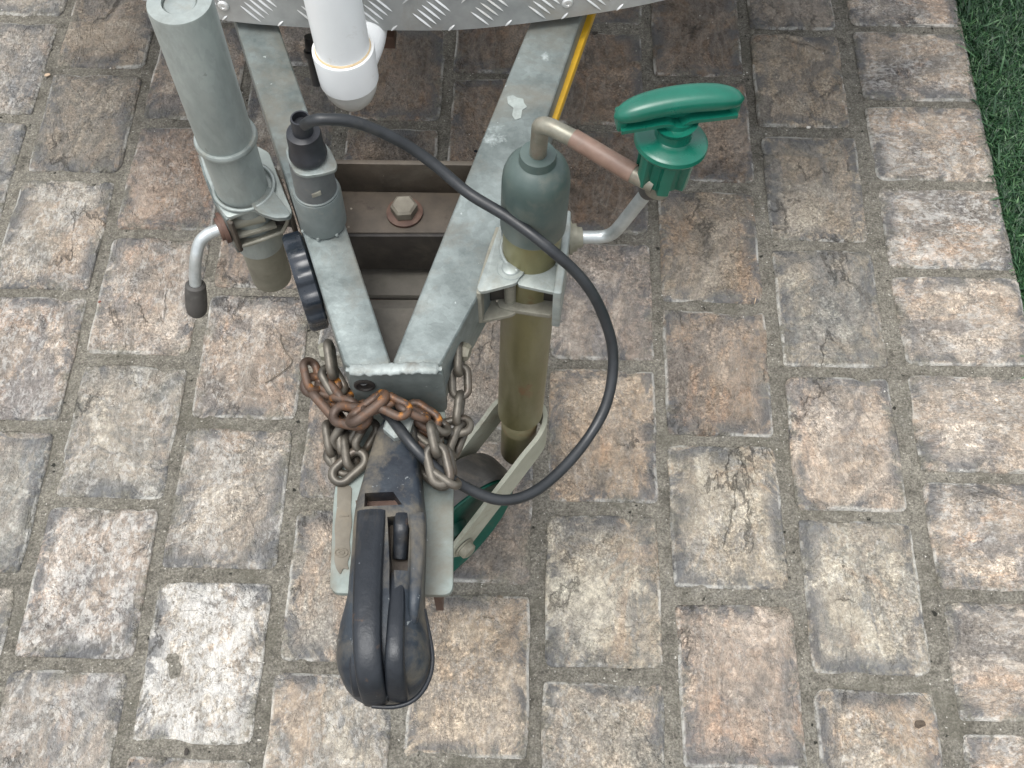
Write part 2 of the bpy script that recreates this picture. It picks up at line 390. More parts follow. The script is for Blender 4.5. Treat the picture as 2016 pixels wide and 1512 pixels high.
    h = b.math('ADD', h, b.math('MULTIPLY', b.ramp(b.noise(13, 6, .7, b.map(v, (1, .7, 1), (21, 3, 6)), .5), [(.485, 0), (.51, 1)]), .40))
    h = b.math('ADD', h, b.math('MULTIPLY', b.ramp(b.noise(30, 5, .7, b.map(v, (1, .8, 1), (2, 13, 6)), .4), [(.50, 0), (.53, 1)]), .18))
    return b.set(Base_Color=col, Roughness=.88, Normal=b.bump(h, 1.0, .0042), Specular_IOR_Level=.25)

def mortar_mat():
    b = NB('sandy_mortar')
    f = b.noise(34, 9, .78); fine = b.noise(380, 5, .82); big = b.noise(5, 4); g2 = b.noise(140, 5, .75)
    col = b.ramp(f, [(.3, (.095, .089, .075)), (.42, (.152, .142, .119)), (.52, (.205, .192, .161)), (.60, (.172, .163, .140)), (.72, (.30, .283, .243))])
    col = b.mix(1.0, col, b.ramp(fine, [(.3, .35), (.5, 1.0), (.7, 1.9)]), 'MULTIPLY')
    col = b.mix(1.0, col, b.ramp(g2, [(.3, .6), (.5, 1.0), (.7, 1.4)]), 'MULTIPLY')
    col = b.mix(1.0, col, b.ramp(big, [(.35, .82), (.65, 1.12)]), 'MULTIPLY')
    moss = b.ramp(b.noise(12, 7, .75, b.map(b.obj, (1, 1, 1), (4, 4, 2))), [(.54, 0), (.62, 1)])
    col = b.mix(b.math('MULTIPLY', moss, .5), col, (.115, .110, .086))
    sp = b.noise(230, 2, .5, b.map(b.obj, (1, 1, 1), (1, 7, 2)))
    col = b.mix(b.ramp(sp, [(.70, 0), (.74, 1)]), col, (.5, .48, .43))
    dk = b.noise(90, 2, .5, b.map(b.obj, (1, 1, 1), (3, 1, 9)))
    col = b.mix(b.ramp(dk, [(.70, 0), (.74, 1)]), col, (.03, .03, .025))
    h = b.math('ADD', f, b.math('MULTIPLY', fine, .5))
    return b.set(Base_Color=col, Roughness=.95, Normal=b.bump(h, 1.0, .0045), Specular_IOR_Level=.2)

def grass_mat():
    b = NB('grass_blades')
    at = b.n('Attribute', attribute_name='tone', attribute_type='GEOMETRY').outputs['Fac']
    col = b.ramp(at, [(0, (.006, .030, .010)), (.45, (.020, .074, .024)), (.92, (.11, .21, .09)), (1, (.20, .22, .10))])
    return b.set(Base_Color=col, Roughness=.45)

def soil_mat():
    b = NB('turf_soil')
    return b.set(Base_Color=b.ramp(b.noise(80, 5), [(.3, (.010, .022, .010)), (.7, (.02, .045, .018))]), Roughness=.95)
M['brick'] = brick_mat('tumbled_brick'); M['mortar'] = mortar_mat(); M['grass'] = grass_mat(); M['soil'] = soil_mat()

# ------------------------------------------------------------------ pavement
S = .15; LP = 1.3261 * S
pv = bmesh.new()
xe = .7835
poly_bm([Vector((-25, -25, -.0032)), Vector((xe, -25, -.0032)), Vector((xe, 25, -.0032)), Vector((-25, 25, -.0032))], .06, pv)
pav = prop(finish('pavement', pv, M['mortar']), 'weathered brick paving with sandy joints under the trailer drawbar', kind='structure')

def brick_mesh(sx, sy, seed, nx, ny):
    rn = random.Random(seed); bm = bmesh.new(); lay = bm.verts.layers.float.new('rim')
    o = Vector((rn.uniform(0, 99), rn.uniform(0, 99), rn.uniform(0, 99)))
    cr = [rn.uniform(.004, .015) for _ in range(4)]
    tilt = (rn.uniform(-.004, .004), rn.uniform(-.003, .003))
    chip = [(rn.choice((-1, 1)) * sx / 2 * rn.uniform(.3, 1), rn.choice((-1, 1)) * sy / 2, rn.uniform(.008, .016)) for _ in range(rn.choice((0, 1, 1, 2)))]
    def gs(n):   # denser towards the rim
        t = [i / n for i in range(n + 1)]
        return [-1, -.955, -.89] + [(-.89 + 1.78 * i / (n - 4)) for i in range(1, n - 4)] + [.89, .955, 1]
    us, vs_ = gs(nx), gs(ny)
    grid = []
    for v in vs_:
        row = []
        for u in us:
            x, y = u * sx / 2, v * sy / 2
            q = (0 if u < 0 else 1) + (0 if v < 0 else 2); r = cr[q]
            ax, ay = abs(x) - (sx / 2 - r), abs(y) - (sy / 2 - r)
            if ax > 0 and ay > 0:
                d = math.hypot(ax, ay)
                if d > r:
                    k = r / d; x = math.copysign(sx / 2 - r + ax * k, x); y = math.copysign(sy / 2 - r + ay * k, y)
            wob = noise.noise(Vector((x * 22, y * 22, 0)) + o) * .0021
            x += wob * abs(u) ** 4; y += noise.noise(Vector((y * 22, x * 22, 5)) + o) * .0021 * abs(v) ** 4
            e = max(abs(u), abs(v))
            z = noise.noise(Vector((x * 26, y * 11, 2)) + o) * .0022 + noise.noise(Vector((x * 70, y * 34, 7)) + o) * .0012
            z += noise.noise(Vector((x * 160, y * 100, 3)) + o) * .0006
            st = noise.noise(Vector((x * 20, y * 7, 12)) + o)           # cleft steps
            if st > .12: z -= .0014
            z += tilt[0] * u * .5 + tilt[1] * v * .5
            dx, dy = sx / 2 * (1 - abs(u)), sy / 2 * (1 - abs(v)); de = min(dx, dy)
            z -= .0010 * max(0, 1 - de / .010) ** 2
            if e > .999: z = min(z, 0) - .0014
            for cx, cy, cr_ in chip:
                dd = math.hypot(x - cx, y - cy)
                if dd < cr_: z -= .004 * (1 - dd / cr_)
            vt = bm.verts.new((x, y, z)); vt[lay] = max(0, 1 - de / .045); row.append(vt)
        grid.append(row)
    for j in range(len(vs_) - 1):
        for i in range(len(us) - 1):
            bm.faces.new((grid[j][i], grid[j][i + 1], grid[j + 1][i + 1], grid[j + 1][i]))
    ring = grid[0][:] + [r[-1] for r in grid[1:]] + grid[-1][-2::-1] + [r[0] for r in grid[-2:0:-1]]
    low = []
    for vt in ring:
        n = bm.verts.new((vt.co.x * 1.004, vt.co.y * 1.004, -.03)); n[lay] = 1; low.append(n)
    for i in range(len(ring)):
        k = (i + 1) % len(ring); bm.faces.new((ring[i], low[i], low[k], ring[k]))
    bmesh.ops.recalc_face_normals(bm, faces=bm.faces)
    for f in bm.faces: f.smooth = True
    me = bpy.data.meshes.new('paving_brick'); bm.to_mesh(me); bm.free(); me.materials.append(M['brick'])
    return me
JW = .0166
main_me = [brick_mesh(S - JW, LP - JW, 10 + i, 18, 22) for i in range(10)]
bord_me = [brick_mesh(S - .0150, .168, 60 + i, 16, 20) for i in range(6)]

OWN = [  # bricks whose own colour stands out: pixel on the brick, tint, lime bloom
    (395, 1305, (1.10, 1.07, 1.02), .82), (170, 1150, (1.06, 1.0, .97), .62), (240, 850, (.98, .99, .97), .40), (450, 980, (1.0, .98, .95), .45),
    (300, 590, (1.04, .97, .93), .42), (500, 720, (1.0, .91, .85), .38), (100, 460, (.98, .96, .92), .45), (40, 700, (1.06, .99, .95), .5), (40, 950, (.84, .88, .89), .25), (110, 1420, (1.0, 1.0, 1.0), .45),
    (1410, 1015, (1.08, 1.04, .94), .30), (1670, 870, (1.10, 1.0, .92), .28), (1190, 860, (1.10, .96, .82), .22), (930, 1330, (1.10, .98, .84), .25), (650, 1130, (.92, .90, .86), .2), (640, 1420, (1.0, 1.0, .96), .4),
    (1450, 1340, (1.06, .95, .88), .25), (1710, 1180, (1.02, 1.02, .96), .30), (1190, 1160, (1.04, 1.01, .92), .22), (1180, 1430, (1.06, 1.03, .96), .35), (1740, 1450, (1.08, 1.02, .92), .35),
    (1410, 730, (.84, .72, .62), .05), (1390, 480, (.76, .70, .62), .03), (1630, 600, (.80, .80, .76), .10), (1600, 370, (.90, .86, .78), .12), (1570, 150, (.80, .73, .64), .04), (970, 1080, (.86, .80, .75), .12),
    (170, 250, (.78, .76, .72), .12), (200, 60, (.76, .71, .65), .10), (40, 130, (.92, .92, .92), .30), (330, 330, (.92, .78, .70), .30), (1180, 590, (.92, .86, .84), .15), (520, 520, (.86, .74, .66), .15)]
OWN = [(A(px, py, 0), t, l) for px, py, t, l in OWN]
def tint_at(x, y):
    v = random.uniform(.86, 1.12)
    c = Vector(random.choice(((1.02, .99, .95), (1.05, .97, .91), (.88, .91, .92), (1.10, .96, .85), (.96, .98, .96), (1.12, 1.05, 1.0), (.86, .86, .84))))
    # bricks under the drawbar: browner, less bleached, trailer shade put into the tint
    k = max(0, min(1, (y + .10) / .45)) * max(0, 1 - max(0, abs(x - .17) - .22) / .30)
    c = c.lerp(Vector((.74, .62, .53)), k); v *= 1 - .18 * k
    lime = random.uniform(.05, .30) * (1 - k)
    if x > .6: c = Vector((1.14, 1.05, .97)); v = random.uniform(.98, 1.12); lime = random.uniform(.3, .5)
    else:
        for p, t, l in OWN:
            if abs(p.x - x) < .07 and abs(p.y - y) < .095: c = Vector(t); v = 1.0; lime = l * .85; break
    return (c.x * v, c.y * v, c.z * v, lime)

def place(me, x, y, rz):
    o = bpy.data.objects.new('paving_brick', me); COL.objects.link(o); o.parent = pav
    o.location = (x, y, random.uniform(.0004, .0024)); o.rotation_euler = (random.uniform(-.003, .003), random.uniform(-.003, .003), rz + random.uniform(-.008, .008))
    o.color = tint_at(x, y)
offs = {7: 4.3165, 6: 3.625, 5: 4.326, 2: 3.680, 1: 4.2756, 0: 3.611, -1: 4.3146}
far = bmesh.new()
def far_brick(x, y, sx, sy):
    h = .0005 + random.uniform(0, .001)
    pts = [Vector((x + a * sx / 2, y + b * sy / 2, h)) for a, b in ((-1, -1), (1, -1), (1, 1), (-1, 1))]
    b0 = len(far.faces); poly_bm(rounded(pts, .012, 2), .03, far)
for j in range(-22, 8):
    off = offs.get(j, 4.31 if j % 2 else 3.64) * S
    xc = (j + .5 - 4) * S
    for k in range(-14, 22):
        yc = off - (k + .5) * LP
        near = -1.12 < xc < .62 and -.85 < yc < 1.15
        if near:
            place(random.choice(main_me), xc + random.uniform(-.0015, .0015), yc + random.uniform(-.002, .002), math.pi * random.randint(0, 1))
        elif abs(yc) < 3.2: far_brick(xc, yc, S - JW, LP - JW)
for k in range(-16, 25):
    yc = 4.38 * S - (k + .5) * S
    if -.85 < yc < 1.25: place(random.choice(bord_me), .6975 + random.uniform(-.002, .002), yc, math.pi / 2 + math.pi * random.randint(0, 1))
    elif abs(yc) < 3.2: far_brick(.6975, yc, .168, S - .016)
fl = far.verts.layers.float.new('rim')
fb = prop(finish('paving_bricks', far, M['brick'], pav), 'bricks farther out in the same bond', kind='stuff'); fb.color = (1.0, .95, .9, .22)

# ------------------------------------------------------------------ lawn
lb = bmesh.new()
poly_bm([Vector((xe + .001, -25, -.022)), Vector((25, -25, -.022)), Vector((25, 25, -.022)), Vector((xe + .001, 25, -.022))], .04, lb)
prop(finish('lawn', lb, M['soil']), 'dark turf ground beside the paving edge', kind='structure')
verts, faces, tone = [], [], []
rg = random.Random(3)
def blade(x, y, far_):
    h = rg.uniform(.014, .030) * (1.5 if far_ else 1); wd = rg.uniform(.0006, .0011) * (2.2 if far_ else 1); a = rg.uniform(0, 6.283); ben = rg.uniform(.3, 1.9)
    dx, dy = math.cos(a), math.sin(a); t = rg.random() ** 1.6
    sxx, syy = -dy * wd, dx * wd; b0 = len(verts); sw = rg.uniform(-1.0, 1.0)
    for i, q in enumerate((0, .4, .75, 1)):
        ang = ben * q; r = h * q
        px_, py_ = x + dx * r * math.sin(ang) + dy * r * sw * q * .5, y + dy * r * math.sin(ang) - dx * r * sw * q * .5
        pz = -.022 + r * math.cos(ang * .8) + .004
        if i < 3:
            ww = 1 - q * .35
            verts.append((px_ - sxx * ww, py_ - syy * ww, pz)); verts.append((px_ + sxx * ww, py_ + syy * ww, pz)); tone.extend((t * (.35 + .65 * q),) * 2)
        else:
            verts.append((px_, py_, pz)); tone.append(t)
    faces.extend(((b0, b0 + 1, b0 + 3, b0 + 2), (b0 + 2, b0 + 3, b0 + 5, b0 + 4), (b0 + 4, b0 + 5, b0 + 6)))
for i in range(60000): blade(xe + .002 + rg.random() ** 1.15 * .26, rg.uniform(.02, .98), False)
for i in range(30000): blade(xe + .004 + rg.random() * 1.3, rg.uniform(-1.2, 2.2), True)
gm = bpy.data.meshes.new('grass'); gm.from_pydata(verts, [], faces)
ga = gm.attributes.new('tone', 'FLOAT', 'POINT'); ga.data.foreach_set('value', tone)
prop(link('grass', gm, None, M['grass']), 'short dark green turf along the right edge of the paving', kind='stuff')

# ------------------------------------------------------------------ trailer
tr = thing('trailer', Vector((.03, 0, 0)), 'galvanised boat trailer nose: V drawbar, black ball coupler and chequer plate front', 'trailer')
ZT = .50
lbm = ext('drawbar_beam', [(368, -250), (446, -250), (603, 210), (768, 709), (768, 727), (690, 727), (676, 712), (600, 470)], ZT, .062, M['galv'], tr, .003, seg=3)
rbm = ext('drawbar_beam', [(1164, -250), (1243, -250), (1064, 270), (962, 545), (868, 716), (856, 727), (774, 727), (774, 709), (938, 300)], ZT, .062, M['galv'], tr, .003, seg=3)
# mitred nose: end plate, weld bead
np_ = [A(684, 731, ZT), A(872, 731, ZT)]
xv = (np_[1] - np_[0]); xn = xv.normalized(); yn = Vector((-xn.y, xn.x, 0))
np_ = [q - Vector((0, 0, .003)) for q in np_]
nose = poly_bm(rounded([np_[0] + Vector((0, 0, 0)), np_[1], np_[1] - Vector((0, 0, .066)), np_[0] - Vector((0, 0, .066))], .008, 5), .006, None, -yn)
bmesh.ops.recalc_face_normals(nose, faces=nose.faces); bevel(nose, .001)
nose_o = finish('nose_plate', nose, M['galv_dark'], tr)
wb = [A(681 + (870 - 681) * k / 60, 726.5 + 1.8 * math.sin(k * .09 + .6), ZT - .0006) for k in range(61)]
def wprof(i):
    q = noise.noise(Vector((i * .45, 3.3, 0))); e = 1 if 2 < i < 58 else .4
    return [(u * .62 * (1 + .22 * q) * e, v * (1.25 + .35 * noise.noise(Vector((i * .3, 8, 0)))) * e + .0009 * q) for u, v in circ(.0042, 12)]
finish('weld_bead', sweep_bm(wb, wprof), M['galv_bright'], nose_o, 60)
# hole in the nose plate with the cable tail in it
lathe('cable_grommet', A(718, 754, .478) + yn * -.001, -yn, [(0, .0085), (.0022, .0085), (.0026, .0065), (.001, .0062), (.0009, 0)], M['dark_steel'], nose_o, 20)

# side plate of the right beam, yellow strip on it
ext('side_rail', [(1200, -250), (1237, -250), (1066, 240), (1060, 268)], .488, .009, M['galv_dark'], tr, .001)
ext('yellow_strip', [(1195, -250), (1267, -250), (1094, 240), (1050, 240)], .478, .012, M['yellow'], tr, .001)
ext('paint_patch', [(998, 190), (1010, 187), (1018, 192), (1030, 194), (1032, 203), (1038, 210), (1028, 216), (1026, 232), (1014, 236), (1008, 226), (1011, 212), (1000, 204)], ZT + .0008, .0006, M['white_paint'], rbm, 0, .0012)

# mounting plate
mp = ext('coupling_plate', [(688, 790), (872, 790), (893, 900), (892, 1172), (648, 1168), (656, 980)], .430, .007, M['galv_plate'], tr, .0018, .009)
ext('dusty_sticker', [(664, 952), (680, 950), (693, 960), (691, 1000), (693, 1030), (688, 1064), (690, 1090), (684, 1108), (687, 1122), (676, 1118), (670, 1132), (662, 1120), (658, 1104), (660, 1066), (658, 1040), (663, 1000)], .4309, .0008, M['dust_label'], mp, .0004, .002)
for rx, ry in ((.0050, .0034), (.0022, .0013)):
    ol = [A(672, 1088, .4311) + Vector((rx * math.cos(t), ry * math.sin(t), 0)) for t in [2 * math.pi * k / 24 for k in range(24)]]
    finish('lettering', sweep_bm(ol, circ(.0006, 6), closed=True), M['dust_label'], mp)
for i, (px, py, l, a) in enumerate(((677, 1016, 3, .1),)):
    c = A(px, py, .4311); u = Vector((math.cos(a), math.sin(a), 0)) * (.003 + .0003 * l); v = Vector((-math.sin(a), math.cos(a), 0)) * .0006
    obox('lettering', c, u, v, Vector((0, 0, .0005)), M['dust_label'], mp, .0003, 1)
# channel tabs under the plate
for a, b in (((838, 1176), (872, 1204)), ((690, 1172), (699, 1186))):
    c = A((a[0] + b[0]) / 2 + 6, a[1] - 2, .418) + Vector((0, .010, -.013))
    obox('plate_tab', c, xn * .003, yn * .012, Vector((0, 0, .0175)), M['rust'], mp, .0008)

# ---------------- coupler
st = [(826, 772, 812, .460, 6), (836, 764, 818, .4625, 6), (870, 746, 825, .4655, 7), (920, 731, 829, .4685, 7), (970, 718, 833, .471, 7), (1006, 707, 837, .472, 6), (1030, 703, 838, .473, 6), (1065, 699, 837, .474, 5),
      (1100, 697, 836, .476, 4.5), (1150, 692, 834, .479, 4), (1185, 689, 834, .481, 3.4), (1210, 682, 837, .482, 3), (1240, 672, 842, .4825, 2.6), (1270, 665, 848, .482, 2.3), (1300, 663, 850, .480, 2.15),
      (1325, 667, 846, .475, 2.1), (1348, 677, 837, .468, 2.1), (1367, 693, 822, .459, 2.1), (1380, 712, 803, .450, 2.1), (1388, 738, 778, .442, 2.1)]
cb = bmesh.new(); rings = []
NS = 26
for y, l, r, zt, ex in st:
    zb = .4285 if y < 1180 else .424
    zm = zb + (zt - zb) * .35
    pl, pr = A(l, y, zm), A(r, y, zm); c = (pl + pr) / 2; hw = (pr - pl).length / 2; ux = (pr - pl).normalized(); ring = []
    for k in range(NS + 1):
        t = math.pi * k / NS; cx, sx_ = math.cos(t), math.sin(t)
        u = math.copysign(abs(cx) ** (2 / ex), cx); h = abs(sx_) ** (2 / ex)
        ring.append(cb.verts.new(Vector((c.x, c.y, 0)) + ux * (-u * hw) + Vector((0, 0, zm + (zt - zm) * h)) + (Vector((0, 0, 0)))))
    ring.append(cb.verts.new(Vector((pr.x, pr.y, zb)))); ring.append(cb.verts.new(Vector((pl.x, pl.y, zb))))
    rings.append(ring)
for p, q in zip(rings, rings[1:]):
    n = len(p)
    for k in range(n): cb.faces.new((p[k], p[(k + 1) % n], q[(k + 1) % n], q[k]))
cb.faces.new(rings[0]); cb.faces.new(list(reversed(rings[-1])))
cpl = finish('ball_coupler', cb, M['black_dusty'], tr, 40)
def prism_cut(px, zs, z0):
    return poly_bm([Vector((*A(x, y, zs).xy, zs + .03)) for x, y in px], zs + .03 - z0)
cut(cpl, prism_cut([(718, 970), (774, 968), (792, 994), (717, 998)], .472, .445),
    prism_cut([(762, 1016), (800, 1012), (806, 1040), (803, 1126), (768, 1126)], .475, .452),
    prism_cut([(766, 1120), (775, 1120), (777, 1150), (774, 1224), (768, 1226)], .480, .45))
cpl.data.materials[0] = M['black_dusty']
ext('rusty_core', [(700, 985), (800, 985), (810, 1030), (705, 1030)], .455, .006, M['rust'], cpl, 0)
ext('latch_pocket', [(764, 1014), (803, 1012), (806, 1128), (766, 1128)], .4555, .004, M['rust_dusty'], cpl, 0)
# latch handle: a long bar that follows the top of the body down over the head
def bar(name, pts, hw, up_h, m, parent, bev=.35):
    Pn = spline([A(*p) for p in pts], 8); n = len(Pn)
    def pr(i):
        t = i / (n - 1); w = hw[0] + (hw[1] - hw[0]) * t
        e = 1.0 if .03 < t < .97 else .8
        H = up_h * e; ang = [math.pi * k / 12 for k in range(13)]
        return [(-.004 + (H + .004) * abs(math.sin(a)) ** .45, w * math.copysign(abs(math.cos(a)) ** .8, math.cos(a))) for a in ang]
    return finish(name, sweep_bm(Pn, pr, up=Vector((0, -.25, 1)).normalized()), m, parent, 40)
hd = bar('latch_handle', [(731, 1006, .473), (728, 1060, .477), (724, 1130, .483), (722, 1200, .487), (722, 1260, .487), (725, 1310, .482), (731, 1352, .470), (740, 1384, .448)], (.0112, .0094), .0036, M['black'], cpl, .75)
bar('latch_lip', [(698, 1240, .470), (697, 1280, .470), (699, 1320, .464), (703, 1350, .456), (708, 1368, .446)], (.0030, .0052), .0026, M['black'], cpl, .75)
bar('body_rib', [(783, 1128, .474), (781, 1180, .481), (778, 1240, .486), (776, 1290, .485), (777, 1330, .476), (780, 1362, .462), (782, 1380, .448)], (.0056, .0080), .0022, M['black'], cpl, .75)
bar('side_wall', [(820, 1012, .472), (822, 1060, .475), (820, 1120, .478), (816, 1180, .4795), (812, 1225, .472)], (.0065, .0036), .0030, M['black_dusty'], cpl, .7)
bar('lever_tongue', [(791, 1014, .469), (790, 1040, .4705), (789, 1070, .464), (787, 1100, .458)], (.0062, .0058), .005, M['black'], cpl)
# bead where the two halves of the head meet
bd = [A(851, 1300, .452), A(848, 1258, .452), A(838, 1215, .452)]
bd = [A(x, y, .449) for x, y in ((835, 1200), (842, 1235), (849, 1270), (851.5, 1300), (848, 1326), (839, 1349), (824, 1370), (804, 1384), (780, 1391), (757, 1392), (732, 1390))]
tube('rim_bead', bd, .0017, M['black'], cpl, 6, 10)
lathe('ball_recess', A(757, 1300, .424), Vector((0, 0, -1)), [(0, .029), (.010, .031), (.010, .024), (-.004, .02), (-.004, 0)], M['rust'], cpl, 32)
# coupler bolt
hx = A(786, 845, .464)
bo = lathe('hex_bolt', hx, Vector((0, 0, 1)), [(0, .0115), (.0012, .0125), (.0085, .0125), (.0098, .0108), (.0098, 0)], M['clamp'], cpl, 6, None, Vector((1, .35, 0)), 20)
ext('dust_patch', [(752, 868), (792, 862), (806, 875), (800, 883), (768, 884)], .4668, .0006, M['dust_label'], cpl, 0, .003)

# ---------------- crossmember and boards between the beams
cm = ext('crossmember', [(640, 376), (950, 380), (930, 458), (640, 458)], .448, .004, M['rust_dusty'], tr, .0008)
def wall(name, a, b, z1, z0, t, m, parent):
    p, q = A(*a, z1), A(*b, z1); c = (p + q) / 2 + Vector((0, 0, (z0 - z1) / 2)); X = (q - p) / 2; Y = Vector((-X.y, X.x, 0)).normalized() * t / 2
    return obox(name, c, X, Y, Vector((0, 0, (z1 - z0) / 2)), m, parent, .0008)
bp = A(640, 378, .448); 
fl0, fl1 = A(640, 376, .448), A(950, 380, .448)
c_ = (fl0 + fl1) / 2; Xc = (fl1 - fl0) / 2
obox('channel_flange', c_ + Vector((0, .004, .016)), Xc, Vector((0, .0025, 0)), Vector((0, 0, .021)), M['rust_dusty'], cm, .0008)
fw = wall('channel_web', (640, 462), (930, 462), .447, .395, .004, M['dark_steel'], cm)
wsh = A(797, 420, .4485)
lathe('washer', wsh, Vector((0, 0, 1)), [(0, .0165), (.0025, .0165), (.003, .015), (.003, 0)], M['rust'], cm, 32)
lathe('hex_bolt', wsh + Vector((0, 0, .003)), Vector((0, 0, 1)), [(0, .0115), (.0008, .0122), (.0085, .0122), (.0105, .0098), (.0105, 0)], M['bolt_dust'], cm, 6, None, Vector((1, .1, 0)), 20)
ext('cross_board', [(690, 512), (900, 514), (860, 582), (690, 580)], .385, .012, M['grey_board'], tr, .001)
ext('oxide_strip', [(700, 578), (865, 580), (862, 592), (700, 590)], .377, .006, M['red_strip'], tr, .0005)
ext('cross_board', [(700, 589), (862, 590), (845, 609), (705, 608)], .380, .012, M['grey_board'], tr, .001)
ext('gusset_plate', [(690, 607), (860, 607), (800, 735), (745, 735)], .432, .004, M['grey_board'], tr, .0006)

# ---------------- chequer plate nose of the trailer body
arc = [A(x, y, .51) for x, y in ((280, 0), (430, 38), (620, 55), (860, 60), (1000, 50), (1150, 30), (1310, 0))]
arc = [Vector((-.66, .50, .51)), Vector((-.50, .285, .51)), Vector((-.36, .195, .51))] + arc + [Vector((.38, .205, .51)), Vector((.52, .29, .51)), Vector((.70, .50, .51))]
ap = spline(arc, 6)
def dplate():
    bm = bmesh.new(); n = len(ap); T = .004
    lean = Vector((0, .10, 1)).normalized()
    rows = []
    for zz, off in ((0, 0), (.26, 0), (.26, T), (0, T)):
        row = []
        for i in range(n):
            t = (ap[min(i + 1, n - 1)] - ap[max(i - 1, 0)]).normalized(); nn = Vector((-t.y, t.x, 0))
            row.append(bm.verts.new(ap[i] + lean * zz + nn * off))
        rows.append(row)
    for a in range(4):
        p, q = rows[a], rows[(a + 1) % 4]
        for i in range(n - 1): bm.faces.new((p[i], p[i + 1], q[i + 1], q[i]))
    bm.faces.new([r[0] for r in rows]); bm.faces.new([r[-1] for r in rows][::-1])
    return finish('front_plate', bm, M['alu'], tr, 30)
fp = dplate()
# tread bars: groups of five, alternate groups turned
tb = bmesh.new(); acc = [0]
for a, b in zip(ap, ap[1:]): acc.append(acc[-1] + (b - a).length)
def on_plate(s, h, out=0.0):
    for i in range(len(ap) - 1):
        if acc[i + 1] >= s or i == len(ap) - 2:
            t = (s - acc[i]) / (acc[i + 1] - acc[i]); p = ap[i].lerp(ap[i + 1], t); tg = (ap[i + 1] - ap[i]).normalized(); break
    nn = Vector((tg.y, -tg.x, 0)); lean = Vector((0, .10, 1)).normalized()
    return p + lean * h + nn * out, tg, nn, lean
def tread(s, h, ang, L):
    if h < .0085: L *= max(0, (h + .001) / .0095)
    if L < .004: return
    p, tg, nn, ln = on_plate(s, h); u = tg * math.cos(ang) + ln * math.sin(ang); v = nn.cross(u)
    rings = []
    for q, wv in ((-1, .05), (-.75, .6), (-.3, 1), (.3, 1), (.75, .6), (1, .05)):
        rings.append([p + u * (L / 2 * q) - v * .0013 * wv, p + u * (L / 2 * q) + nn * .0013 * wv, p + u * (L / 2 * q) + v * .0013 * wv])
    vr = [[tb.verts.new(x) for x in r] for r in rings]
    for a, b in zip(vr, vr[1:]):
        for k in range(2): tb.faces.new((a[k], a[k + 1], b[k + 1], b[k]))
G = .0265; tot = acc[-1]; i0 = 0
ns = int(tot / G)
for i in range(ns):
    for j in range(11):
        if (i + j) % 2: continue
        s0 = i * G; h0 = .020 + (j - 2) * G
        for k in range(5):
            o = (k - 2) * .0064
            if i % 2: tread(s0 + o * .707, h0 - o * .707, R_(45), .024)
            else: tread(s0 + o * .707, h0 + o * .707, R_(-45), .024)
prop(finish('tread_bars', tb, M['alu_bar'], fp, 60), kind='stuff')
def near_s(pt):
    best = min(range(600), key=lambda q: (on_plate(tot * q / 600, 0)[0].xy - pt.xy).length); return tot * best / 600
for px, py in ((450, 18), (1118, 12)):
    s_ = near_s(A(px, 40 if px < 800 else 34, .51)); p, tg, nn, ln = on_plate(s_, .017)
    lathe('rivet', p, nn, [(0, .0055), (.001, .0055), (.0022, .0042), (.0024, .0022), (.0016, .0018), (.0016, 0)], M['alu_bar'], fp, 20)
# body box behind the plate
bb = bmesh.new()
base = [Vector((p.x, p.y + .006, .525)) for p in ap[::3]] + [Vector((.70, 2.6, .525)), Vector((-.66, 2.6, .525))]
poly_bm([p + Vector((0, .035, .25)) for p in base], .25, bb)
finish('body_shell', bb, M['body'], tr)
# things that show under the edge of the plate
obox('rusty_bracket', A(757, 70, .44), Vector((.011, 0, 0)), Vector((0, .01, 0)), Vector((0, 0, .008)), M['rust'], tr, .001)
hz = [A(611, 72, .455), A(614, 100, .44), A(626, 165, .405)]
hn = tube('hose_nozzle', hz, .0062, M['plug'], tr, 6, 14)
lathe('hose_collar', A(614.5, 102, .4385), (hz[2] - hz[1]), [(-.002, .0085), (.004, .0085), (.004, .006)], M['plug'], hn, 18)

# ---------------- clamps that hold the two jockeys
rc = ext('tube_clamp', [(985, 440), (988, 468), (1010, 508), (1021, 514), (1028, 522), (1025, 543), (1017, 557), (956, 573), (943, 574), (939, 566), (962, 505)], .508, .004, M['clamp'], tr, .0012, .004)
ext('clamp_plate', [(1028, 524), (1054, 526), (1064, 520), (1092, 500), (1108, 470), (1110, 505), (1096, 577), (1017, 560)], .506, .004, M['clamp'], rc, .0012, .004)
cw = A(1107, 415, .527)
def vwall(name, px, z1, h, t, m, parent, bev=.0015):
    "upright sheet along a pixel line"
    pts = [A(x, y, z1) for x, y in px]
    L = []; Rr = []
    for i, p in enumerate(pts):
        a = pts[max(i - 1, 0)]; b = pts[min(i + 1, len(pts) - 1)]; tg = (b - a).normalized(); nn = Vector((-tg.y, tg.x, 0)) * t / 2
        L.append(p + nn); Rr.append(p - nn)
    bm = poly_bm(L + Rr[::-1], h); bmesh.ops.recalc_face_normals(bm, faces=bm.faces); bevel(bm, bev, 3)
    return finish(name, bm, m, parent)
vwall('clamp_cheek', [(1116, 413), (1115, 450), (1110, 490), (1104, 530), (1097, 577)], .518, .052, .007, M['clamp'], rc, .0022)
vwall('clamp_cheek', [(981, 446), (962, 500), (945, 560), (942, 578)], .506, .046, .004, M['clamp_dusty'], rc)
ext('clamp_floor', [(945, 632), (938, 596), (950, 585), (985, 596), (1018, 612), (1010, 619), (970, 628)], .458, .004, M['clamp_dusty'], rc, .001, .003)
ext('clamp_hook', [(979, 596), (983, 583), (992, 586), (998, 597), (1011, 597), (1016, 584), (1090, 592), (1086, 621), (1060, 618), (995, 608), (982, 603)], .461, .005, M['clamp_dusty'], rc, .0012, .002)
tube('clamp_pin', [A(1004, 556, .495), A(1004, 594, .458)], .0052, M['clamp_dusty'], rc, 1, 14)
